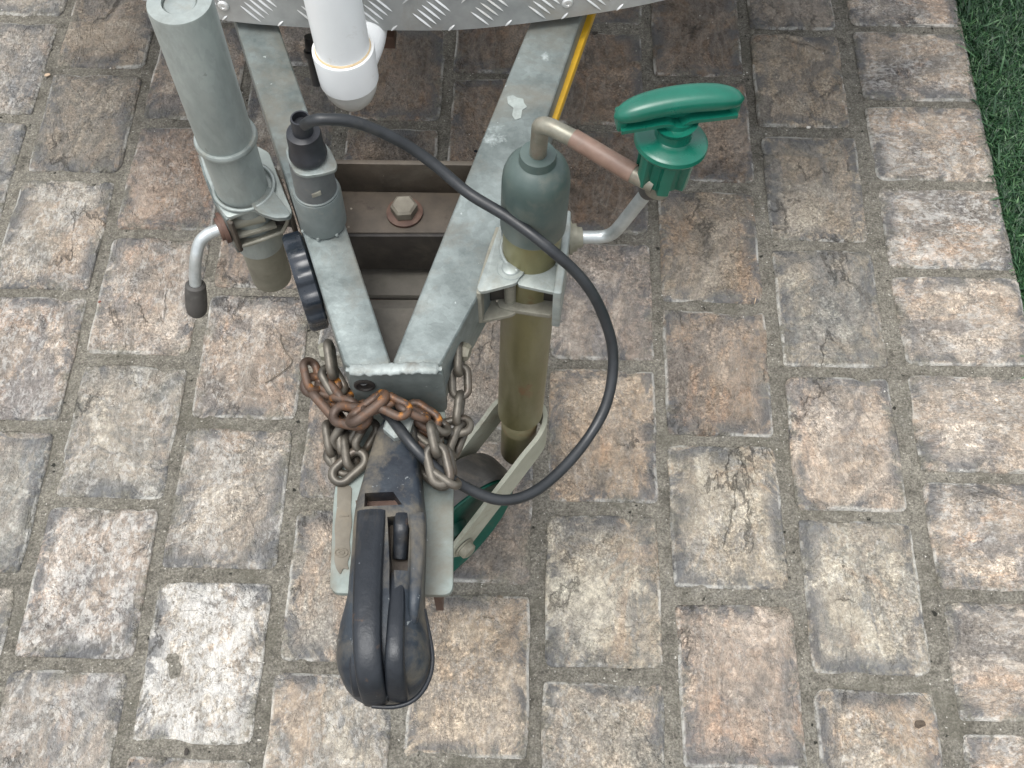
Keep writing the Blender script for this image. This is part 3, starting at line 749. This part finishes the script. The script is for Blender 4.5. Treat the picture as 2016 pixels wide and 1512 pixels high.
lathe('rivet', A(1006, 529, .508), Vector((0, 0, 1)), [(0, .0115), (.0008, .011), (.001, .0078), (.0022, .0070), (.0032, .0040), (.0035, 0)], M['clamp'], rc, 28)
vwall('clamp_shade_plate', [(962, 538), (1015, 530), (1098, 540)], .502, .040, .003, M['dark_steel'], rc)  # added dark sheet standing in for the shade inside the clamp
# lip of the collar around the right tube
def lip(name, c, r, a0, a1, m, parent, rad=.0028, zf=0):
    n = 26; pts = []
    for k in range(n + 1):
        t = a0 + (a1 - a0) * k / n; pts.append(c + Vector((math.cos(t) * r, math.sin(t) * r, zf * math.sin(t * 3) * .001)))
    tube(name, pts, rad, m, parent, 1, 10)
RT = Vector((.1360, -.1303, .505))
lip('collar_lip', Vector((RT.x, RT.y, .5095)), .0262, R_(-38), R_(60), M['clamp'], rc, .0024)
lip('collar_lip', Vector((RT.x, RT.y, .5095)), .0258, R_(150), R_(243), M['clamp'], rc, .0018)
lv = tube('clamp_lever', [A(1112, 468, .486), A(1150, 467, .486), A(1186, 466, .486), A(1206, 459, .492), A(1222, 443, .506), A(1250, 408, .535), A(1282, 368, .57)], .0056, M['zinc_wire'], rc, 8, 16)
lathe('lever_grip', A(1276, 376, .565), A(1300, 346, .60) - A(1276, 376, .565), [(0, .0064), (.002, .0084), (.012, .0090), (.026, .0090), (.034, .0070), (.0345, 0)], M['grip'], lv, 24)
lathe('lever_washer', A(1128, 468, .486), (A(1150, 467, .486) - A(1128, 468, .486)), [(-.004, .0145), (-.001, .0145), (-.001, .012), (.003, .012), (.003, .0095), (.008, .0085), (.008, .005)], M['dusty_zinc'], lv, 26)

lc = ext('tube_clamp', [(392, 300), (430, 292), (505, 286), (530, 300), (560, 380), (575, 415), (572, 428), (545, 431), (515, 422), (498, 411), (447, 429), (432, 410), (405, 345)], .488, .004, M['galv_tube'], tr, .0012, .004)
ext('clamp_plate', [(492, 392), (512, 372), (532, 366), (552, 392), (573, 420), (566, 428), (540, 429), (512, 420), (496, 408)], .4925, .0035, M['galv'], lc, .0012, .004)
vwall('clamp_cheek', [(394, 302), (404, 340), (425, 395), (449, 431)], .486, .05, .0045, M['galv'], lc)
vwall('clamp_cheek', [(540, 330), (556, 372), (574, 424)], .484, .05, .004, M['rust_dusty'], lc)
ext('clamp_floor', [(449, 440), (470, 486), (500, 478), (556, 456), (562, 440), (540, 425), (470, 425)], .446, .0035, M['clamp_dusty'], lc, .001, .003)
vwall('clamp_cheek', [(447, 430), (452, 436), (458, 439)], .484, .042, .004, M['rust_dusty'], lc)
tube('clamp_pin', [A(455, 440, .468), A(520, 424, .468)], .006, M['dusty_zinc'], lc, 1, 14)
vwall('clamp_shade_plate', [(440, 404), (500, 388), (566, 398)], .484, .036, .003, M['dark_steel'], lc)  # same for the left clamp: added dark sheet in place of shade
for fr in ([(449, 433, .482), (456, 456, .466), (470, 486, .447)], [(470, 486, .447), (515, 472, .447), (557, 456, .447)], [(449, 432, .4835), (475, 420, .4845), (499, 412, .485)], [(556, 456, .447), (564, 442, .462), (568, 430, .480)]):
    tube('clamp_rim', [A(*q) for q in fr], .0019, M['clamp_dusty'], lc, 3, 8)
ext('clamp_bar', [(462, 452), (470, 466), (545, 444), (540, 432)], .458, .004, M['clamp_dusty'], lc, .001)
LT = Vector((-.1170, -.0580, .5))
lip('collar_lip', Vector((LT.x, LT.y, .4915)), .0262, R_(-58), R_(70), M['clamp'], lc, .0019)
lip('collar_lip', Vector((LT.x, LT.y, .4905)), .0260, R_(140), R_(298), M['clamp'], lc, .0019)
ll = tube('clamp_lever', [A(452, 447, .462), A(430, 452, .462), A(408, 462, .46), A(393, 478, .455), A(386, 505, .445), A(384, 535, .43), A(385, 565, .415)], .0055, M['zinc_wire'], lc, 8, 16)
lathe('lever_grip', A(384.5, 558, .418), (A(388, 615, .385) - A(385, 560, .417)), [(0, .0070), (.002, .0092), (.010, .0098), (.026, .0100), (.033, .0092), (.0365, .0068), (.0368, .0045), (.0362, .0040), (.0370, .0020), (.0372, 0)], M['grip'], ll, 28)
lathe('lever_washer', A(438, 449, .462), (A(420, 456, .462) - A(445, 446, .462)), [(-.003, .0145), (.001, .0145), (.001, .011), (.004, .0105), (.004, .006)], M['rust'], ll, 24)
# black star knob on the left beam
ka = Vector((-.93, -.36, 0.0)); kc = A(596, 556, .452)
kn = lathe('star_knob', kc - ka * .012, ka, [(0, .010), (.001, .040), (.003, .0425), (.015, .0425), (.018, .040), (.018, .03), (.014, .027), (.014, 0)], M['knob'], tr, 120,
      lambda t, h: 1 + .035 * max(-1, min(1, 1.5 * math.cos(12 * t))), None, 40)
lathe('knob_stud', kc - ka * .012, -ka, [(0, .0075), (.018, .0075)], M['dark_steel'], kn, 16)
# chain eyes on the beam sides
for p, s in ((A(641, 690, .472), -1), (A(914, 690, .470), 1)):
    lathe('eye_nut', p + Vector((s * -.004, 0, 0)), Vector((s, -.3, 0)), [(0, .0075), (.006, .0078), (.009, .006), (.009, 0)], M['dusty_zinc'], tr, 6, None, None, 20)

# ---------------- plug socket on the left beam
sb = A(637, 436, .501); sa = (A(606, 300, .590) - sb).normalized()
sk = lathe('socket', sb, sa, [(0, .0188), (.003, .0198), (.040, .0198), (.043, .0190), (.0431, .0172), (.046, .0165), (.082, .0158), (.082, 0)], M['socket_low'], tr, 44)
lathe('socket_body', sb + sa * .0432, sa, [(0, .0172), (.004, .0170), (.040, .0163), (.040, 0)], M['socket'], sk, 40)
lathe('socket_ring', sb + sa * .042, sa, [(0, .0180), (.0028, .0184), (.0034, .0174), (.0034, .0168)], M['socket_low'], sk, 40)
fo = [(561, 290), (580, 282), (640, 280), (652, 296), (664, 322), (662, 334), (636, 342), (600, 347), (580, 340), (566, 315)]
ext('socket_flange', fo, .585, .0035, M['galv'], sk, .0012, .004)
nt_ = A(632, 368, .555) + Vector((0, -.002, 0))
obox('socket_latch', sb + sa * .058 + Vector((.004, -.0158, 0)), Vector((.0038, .0006, .0014)), Vector((.0004, -.0014, 0)), Vector((0, 0, .0022)), M['clamp_dusty'], sk, .0005)
for a in (-.9, -.1, .7):
    q = sb + Vector((math.sin(a) * .0202, -math.cos(a) * .0202, .002)); lathe('screw', q, Vector((0, 0, 1)), [(0, .0015), (.0015, .0012), (.0015, 0)], M['clamp'], sk, 10)

# ------------------------------------------------------------------ cable with plug
cbl = thing('trailer_cable', sb + sa * .088, 'black trailer lighting cable looping from the plug across to the coupler', 'cable')
cz = [(600, 246, .632), (614, 238, .640), (640, 235, .643), (700, 241, .636), (780, 274, .616), (850, 320, .596), (922, 380, .580), (1000, 428, .576), (1080, 488, .566), (1148, 552, .540), (1188, 622, .505), (1207, 700, .470), (1196, 788, .445),
      (1158, 862, .432), (1098, 932, .430), (1040, 974, .434), (982, 984, .440), (920, 961, .450), (862, 925, .466), (815, 880, .4765), (780, 836, .4745), (756, 808, .466), (738, 778, .458), (724, 758, .466), (716, 748, .482)]
crd = tube('cord', [A(*p) for p in cz], lambda t: .0045 * (1 + .05 * noise.noise(Vector((t * 40, 1, 2)))), M['cable'], cbl, 10, 18)
pb = sb + sa * .0865
pl = lathe('plug', pb, sa, [(0, .0146), (.002, .0150), (.006, .0146), (.0075, .0136), (.022, .0134), (.026, .0128), (.0268, .0098), (.027, .0080), (.040, .0076), (.042, .0072), (.042, .0060), (.036, .0058), (.036, 0)], M['plug'], cbl, 44)

# ------------------------------------------------------------------ right jockey wheel
jw = thing('trailer_jack', Vector((.1235, -.1315, 0)), 'olive jockey wheel with grey cap and green T handle on the right of the drawbar', 'trailer jack')
t0 = Vector((.1230, -.1316, .125)); t1 = Vector((.1366, -.1303, .56)); ta = (t1 - t0).normalized()
lathe('outer_tube', t0 + ta * .092, ta, [(0, .0200), (.0008, .0226), (.003, .0234), (.36, .0240), (.36, 0)], M['olive'], jw, 44)
it = lathe('inner_tube', t0 + ta * .0, ta, [(0, .0), (0, .0185), (.001, .0190), (.20, .0190)], M['olive'], jw, 40)
lathe('rust_band', t0 + ta * .064, ta, [(0, .0191), (.0005, .0193), (.024, .0193), (.0245, .0191)], M['foot_rust'], it, 40)
cap = lathe('cap', t0 + ta * .417, ta, [(0, .0238), (.0005, .0258), (.002, .0264), (.054, .0262), (.063, .0254), (.070, .0232), (.0755, .0190), (.0775, .0155), (.0785, .0142), (.086, .0132), (.0868, .0092)], M['teal'], jw, 48)
ct = t0 + ta * .50
cr = [ct, A(1063, 262, .655), A(1066, 248, .664), A(1083, 250, .667), A(1110, 263, .666), A(1140, 279, .665), A(1200, 315, .663), A(1250, 344, .661), A(1288, 363, .659)]
ck = tube('crank', cr, .0064, M['crank'], jw, 8, 18)
tube('crank_sleeve', [A(1128, 272, .6656), A(1200, 314.5, .663), A(1247, 342, .6612)], .0069, M['sleeve'], ck, 6, 20)
hb = A(1300, 352, .655); hax = Vector((.10, .10, 1)).normalized()
hb2 = hb
tube('handle_stub', [hb + hax * -.012, hb + hax * .006], .0088, M['crank'], ck, 1, 18)
gr = lathe('handle', hb, hax, [(0, .0125), (.002, .0165), (.030, .0175), (.032, .0235), (.0345, .0250), (.0375, .0245), (.039, .0225), (.040, .0150), (.0415, .0125), (.050, .0108), (.058, .0112), (.058, 0)], M['green'], jw, 96,
      lambda t, h: 1 + (.13 * max(-1, min(1, 3 * math.cos(6 * t))) if h < .031 else 0), None, 40)
# T grip: shell bar with a slot underneath
g0, g1 = A(1208, 224, .722), A(1464, 188, .726); gd = (g1 - g0); gl = gd.length; gu = gd.normalized(); gc = (g0 + g1) / 2
gv = Vector((0, 0, 1)).cross(gu)
n = 26; bmT = bmesh.new(); rg_ = []
for i in range(n + 1):
    s = -1 + 2 * i / n; e = (1 - abs(s) ** 5) ** .5 if abs(s) < 1 else 0
    w_ = .0094 * max(e, .12) * (1 - .10 * s * s); hgt = .0072 * max(e, .12); c = gc + gu * (s * gl / 2) + Vector((0, 0, .0035 - .0040 * s * s)) + gv * (.001 - .0030 * s * s)
    rg_.append([bmT.verts.new(c + gv * (w_ * math.copysign(abs(math.cos(a)) ** .75, math.cos(a))) + Vector((0, 0, hgt * math.copysign(abs(math.sin(a)) ** .75, math.sin(a))))) for a in [2 * math.pi * k / 20 for k in range(20)]])
for p, q in zip(rg_, rg_[1:]):
    for k in range(20): bmT.faces.new((p[k], p[(k + 1) % 20], q[(k + 1) % 20], q[k]))
bmT.faces.new(rg_[0]); bmT.faces.new(rg_[-1][::-1])
finish('handle_bar', bmT, M['green'], gr, 50)
# lip below the slot and the end webs
lipc = [gc + gu * (q * gl / 2) + Vector((0, 0, -.0082 - .0012 * abs(q))) - gv * .0068 for q in (-.90, -.5, -.2, -.08, 0, .08, .2, .5, .90)]
lipc[4] += Vector((0, 0, -.006)); lipc[3] += Vector((0, 0, -.003)); lipc[5] += Vector((0, 0, -.003))
finish('handle_lip', sweep_bm(spline(lipc, 6), [(.0015, .0022), (.0015, -.009), (-.0015, -.009), (-.0015, .0022)], up=Vector((0, 0, 1))), M['green'], gr, 40)
for q in (-.87, .87):
    obox('handle_web', gc + gu * (q * gl / 2) + Vector((0, 0, -.0070)) + gv * .001, gu * .0035, gv * .0066, Vector((0, 0, .0060)), M['green'], gr, .0025, 3)
obox('handle_web', gc + Vector((0, 0, -.0035)) + gv * .0015, gu * (gl * .425), gv * .0042, Vector((0, 0, .0060)), M['green'], gr, .001)
# neck from the flange up to the bar
nk0 = hb + hax * .050; tube('handle_neck', [nk0, nk0.lerp(gc + Vector((0, 0, -.015)), .6), gc + Vector((0, 0, -.014))], lambda t: .0125 + .0025 * t, M['green'], gr, 6, 24)

# castor: fork and wheel
tt = Vector((-.70, -.714, 0)); la = Vector((.714, -.70, 0)); wc = Vector((.1230 - .70 * .113, -.1316 - .714 * .113, .094))
tcen = Vector((t0.x, t0.y, 0))
fpth = [(.128, -.030), (.07, -.030), (.025, -.030), (-.008, -.028), (-.026, -.015), (-.030, 0), (-.026, .015), (-.008, .028), (.025, .030), (.07, .030), (.128, .030)]
def fz(s): return .184 - .72 * max(0, s + .005)
fpts = [tcen + tt * s + la * l + Vector((0, 0, max(.088, fz(s)))) for s, l in fpth]
fpts = spline(fpts, 6)
fpts = [Vector((p.x, p.y, p.z)) for p in fpts]
fk = finish('fork', sweep_bm(fpts, [(.020, -.0024), (.020, .0024), (-.020, .0024), (-.020, -.0024)], up=Vector((0, 0, 1))), M['fork_zinc'], jw, 40)
wh = lathe('wheel', wc - la * .021, la, [(0, .012), (.0, .060), (.003, .078), (.006, .084), (.036, .084), (.0415, .0845), (.0425, .083), (.0395, .077), (.036, .064), (.034, .022), (.044, .018), (.044, 0)], M['green_wheel'], jw, 48)
lathe('tyre', wc - la * .0225, la, [(0, .066), (.0, .084), (.003, .0905), (.010, .093), (.033, .093), (.040, .0912), (.0425, .0875), (.041, .085), (.030, .083), (.015, .083)], M['tyre'], wh, 64)
bt = tcen + tt * .114 + la * .0325; bt.z = .096
lathe('axle_bolt', bt, la, [(0, .009), (.001, .0125), (.003, .0125), (.003, .0098), (.009, .0095), (.011, .007), (.011, 0)], M['dusty_zinc'], fk, 24)

# ------------------------------------------------------------------ left jockey stand
js = thing('prop_stand', Vector((-.119, -.0583, .33)), 'tall plain galvanised prop tube with a ring, clamped on the left of the drawbar', 'prop stand')
j1 = Vector((-.1192, -.0582, .700)); j0 = Vector((-.1185, -.0583, .352)); ja = (j1 - j0).normalized()
lathe('tube', j0 + ja * .06, ja, [(0, .022), (.286, .0238), (.288, .0232), (.288, .0130), (.284, .0126), (.284, 0)], M['galv_tube'], js, 48)
lathe('foot_tube', j0, ja, [(0, .0), (0, .0185), (.001, .0192), (.090, .0195), (.094, .0205), (.1, .0205)], M['dusty_zinc'], js, 40)
rz = A(438, 250, .548)
lathe('ring', Vector((j0.x, j0.y, .555)), ja, [(-.003, .0235), (-.0028, .0252), (-.001, .0262), (.001, .0262), (.0028, .0252), (.003, .0235)], M['clamp'], js, 48)
lathe('cap_disc', j1 + ja * -.0105, ja, [(0, .0120), (.0078, .0120), (.0086, .0112), (.0086, 0)], M['clamp'], js, 36)

# ------------------------------------------------------------------ PVC pipe
pp0 = A(676, 99, .522); pt = A(664, -40, .66)
pp = thing('drain_pipe', pp0, 'white plastic pipe with an elbow hanging in front of the chequer plate', 'pipe')
pax = (Vector((pp0.x, pp0.y, .75)) + Vector((-.004, 0, 0)) - pp0).normalized()
lathe('pipe', pp0, pax, [(0, .0245), (.30, .0245), (.30, 0)], M['pvc'], pp, 48)
lathe('glue_line', pp0 + pax * .0035, pax, [(-.002, .0246), (.0005, .0256), (.0016, .0247)], M['glue'], pp, 48)
el = lathe('elbow', pp0 + pax * -.036, pax, [(0, .0262), (.001, .0275), (.036, .0284), (.039, .0280), (.039, .0250)], M['pvc'], pp, 48)
cp = pp0 + pax * -.036
# turned-back leg: quarter bend below, then a socket to the rear
be = []
for k in range(9):
    a = R_(90) * k / 8
    be.append(cp + Vector((0, .030 * (1 - math.cos(a)), -.030 * math.sin(a))))
be += [be[-1] + Vector((.012, .03, 0.004)), be[-1] + Vector((.05, .12, .012))]
dome = lathe('elbow_base', cp, -pax, [(-.001, .0262), (.004, .0258), (.012, .0240), (.021, .0200), (.029, .0140), (.034, .0070), (.0355, 0)], M['pvc_old'], el, 40)
bk = A(738, 105, .50)
tube('elbow_leg', [cp + Vector((.003, .004, .006)), cp + Vector((.010, .018, .013)), cp + Vector((.015, .045, .016)), cp + Vector((.015, .12, .018))], .0180, M['pvc'], el, 6, 28)

# ------------------------------------------------------------------ safety chains
def link_mesh():
    L, W, r = .0372, .0216, .0038; n = 40; pts = []
    hw = W / 2 - r; hl = L / 2 - r - hw
    for k in range(n):
        t = k / n * 4
        if t < 1: pts.append(Vector((-hl + 2 * hl * t, hw, 0)))
        elif t < 2:
            a = R_(90) - math.pi * (t - 1); pts.append(Vector((hl + hw * math.cos(a), hw * math.sin(a), 0)))
        elif t < 3: pts.append(Vector((hl - 2 * hl * (t - 2), -hw, 0)))
        else:
            a = R_(-90) - math.pi * (t - 3); pts.append(Vector((-hl + hw * math.cos(a), hw * math.sin(a), 0)))
    bm = sweep_bm(pts, circ(r, 10), closed=True, up=Vector((0, 0, 1)))
    bmesh.ops.recalc_face_normals(bm, faces=bm.faces)
    for f in bm.faces: f.smooth = True
    me = bpy.data.meshes.new('chain_link'); bm.to_mesh(me); bm.free(); return me
lk_r = link_mesh(); lk_r.materials.append(M['chain_rust']); lk_g = lk_r.copy(); lk_g.materials.clear(); lk_g.materials.append(M['chain_grey'])
ch1 = thing('safety_chain', A(650, 780, .45), 'rusty brown safety chain draped over the front left of the drawbar nose', 'chain', 'safety chains on the drawbar')
ch2 = thing('safety_chain', A(880, 840, .45), 'greyer safety chain hanging from the right beam beside the coupler', 'chain', 'safety chains on the drawbar')
def clink(par, me, p, q, roll, sx=1.0):
    "link from p to q (px, py, z of its two ends), turned about its length; 0 = flat to the viewer"
    P, Q = A(*p), A(*q); X = (Q - P); L = X.length; X.normalize(); c = (P + Q) / 2
    V = (CAM - c).normalized(); Zf = (V - X * V.dot(X)).normalized(); Yf = Zf.cross(X)
    Z = Zf * math.cos(R_(roll)) + Yf * math.sin(R_(roll)); Y = Z.cross(X)
    o = bpy.data.objects.new('chain_link', me); COL.objects.link(o); o.parent = par
    k = max(.85, min(1.22, (L + .0) / .0365)) * sx
    m4 = Matrix((X * k, Y * (k * .5 + .5), Z * (k * .5 + .5))).transposed().to_4x4(); m4.translation = c - par.location
    o.matrix_local = m4
for p, q, ro, me in (
    ((646, 668, .476), (657, 748, .466), 78, lk_g), ((640, 722, .462), (672, 778, .455), 25, lk_g),
    ((606, 704, .462), (622, 775, .456), 40, lk_r), ((592, 756, .450), (673, 764, .458), 12, lk_r), ((612, 762, .452), (678, 838, .446), 72, lk_r),
    ((650, 812, .458), (732, 826, .472), 15, lk_r), ((682, 836, .474), (766, 772, .488), 68, lk_r), ((672, 800, .456), (640, 758, .454), 50, lk_r),
    ((700, 800, .458), (660, 790, .452), 60, lk_r),
    ((742, 784, .486), (808, 816, .486), 28, lk_r), ((722, 806, .478), (772, 786, .480), 60, lk_r), ((790, 800, .482), (836, 822, .472), 75, lk_r),
    ((644, 826, .444), (656, 902, .432), 70, lk_g), ((646, 880, .430), (694, 936, .428), 20, lk_g), ((652, 950, .432), (722, 888, .440), 14, lk_g),
    ((686, 850, .438), (694, 930, .434), 55, lk_g), ((740, 826, .446), (702, 892, .440), 38, lk_g), ((672, 838, .440), (676, 892, .434), 70, lk_g), ((662, 880, .428), (668, 930, .424), 60, lk_g), ((626, 745, .450), (690, 790, .452), 45, lk_r), ((690, 838, .450), (668, 872, .440), 20, lk_g), ((706, 846, .446), (716, 800, .458), 70, lk_r)):
    clink(ch1, me, p, q, ro)
for p, q, ro, me in (
    ((905, 670, .474), (903, 742, .464), 80, lk_g), ((904, 714, .462), (907, 788, .450), 5, lk_g), ((908, 768, .452), (899, 842, .442), 80, lk_g),
    ((874, 846, .440), (918, 836, .440), 30, lk_g), ((914, 832, .438), (886, 902, .434), 60, lk_g),
    ((798, 796, .466), (866, 842, .460), 18, lk_r), ((832, 812, .462), (880, 850, .454), 60, lk_g), ((848, 830, .478), (862, 902, .474), 80, lk_g),
    ((852, 870, .476), (874, 962, .466), 8, lk_g), ((846, 918, .466), (904, 958, .462), 72, lk_g), ((806, 850, .452), (868, 880, .448), 40, lk_r), ((838, 924, .440), (872, 952, .438), 50, lk_g),
    ((872, 880, .446), (884, 940, .442), 50, lk_g), ((820, 838, .456), (858, 868, .452), 20, lk_g), ((880, 850, .446), (866, 900, .442), 30, lk_g)):
    clink(ch2, me, p, q, ro)

# ------------------------------------------------------------------ small litter on the paving
tw = [(553, 658, .001), (553, 672, .004), (562, 692, .003), (575, 710, .002), (566, 724, .003), (542, 742, .002), (522, 754, .001)]
prop(tube('twig', [A(*p) for p in tw], .0007, M['twig'], None, 5, 6), 'thin bent dry twig lying on a brick left of the drawbar', 'twig')
def bit(name, px, py, s, m, label, cat, a=0, f=.6, h=.0012):
    c = A(px, py, .0015); rn = random.Random(px * 7 + py); pts = []
    for k in range(9):
        t = 2 * math.pi * k / 9; r = s * rn.uniform(.7, 1.15); u, v = math.cos(t) * r, math.sin(t) * r * f
        pts.append(c + Vector((u * math.cos(a) - v * math.sin(a), u * math.sin(a) + v * math.cos(a), rn.uniform(-.0004, .0006))))
    prop(finish(name, poly_bm(pts, h), m), label, cat)
bit('dry_leaf', 93, 147, .005, M['leaf'], 'small curled dry leaf in a joint at the upper left', 'leaf', .4)
bit('red_bead', 196, 594, .0022, M['red_strip'], 'tiny red bead at the edge of a brick on the left', 'bead', 0, 1, .003)
bit('pale_chip', 1592, 250, .004, M['chip'], 'small pale stone chip in the joint right of the green handle', 'stone chip', .1, .5)
bit('dark_leaf', 1168, 65, .009, M['darkbit'], 'small dark leaf beside the top of the yellow strip', 'leaf', .1, .4)
bit('blue_bit', 937, 297, .003, M['knob'], 'tiny dark blue scrap beside the right beam', 'scrap', .5, .7)
bit('dirt_crumb', 1812, 1425, .0065, M['dirt'], 'dark brown crumb of dirt on a brick at the lower right', 'dirt crumb', .3, .7, .004)
bit('straw', 1487, 592, .006, M['leaf'], 'short pale straw lying across a joint on the right', 'straw', 1.3, .12)
bit('black_bit', 262, 1500, .005, M['darkbit'], 'small black crumb at the lower left edge of the paving', 'crumb', .8, .5)
bit('black_bit', 366, 1480, .0045, M['darkbit'], 'curved black crumb in the joint below the palest brick', 'crumb', 1.4, .5)
# grit scattered over the joints
gb = bmesh.new(); rgt = random.Random(11)
for i in range(1500):
    x, y = rgt.uniform(-.85, .78), rgt.uniform(-.55, .95); s = rgt.uniform(.0004, .0012) * (1.6 if rgt.random() < .06 else 1); z = -.0015
    q = [gb.verts.new((x + s * a, y + s * b, z + s * c + .0015)) for a, b, c in ((1, 0, 0), (-.5, .9, 0), (-.5, -.9, .2), (0, 0, 1.2))]
    for f in ((0, 1, 3), (1, 2, 3), (2, 0, 3)): gb.faces.new([q[k] for k in f])
prop(finish('grit', gb, M['chip'], None), 'pale sand grains and grit scattered over the paving', kind='stuff')
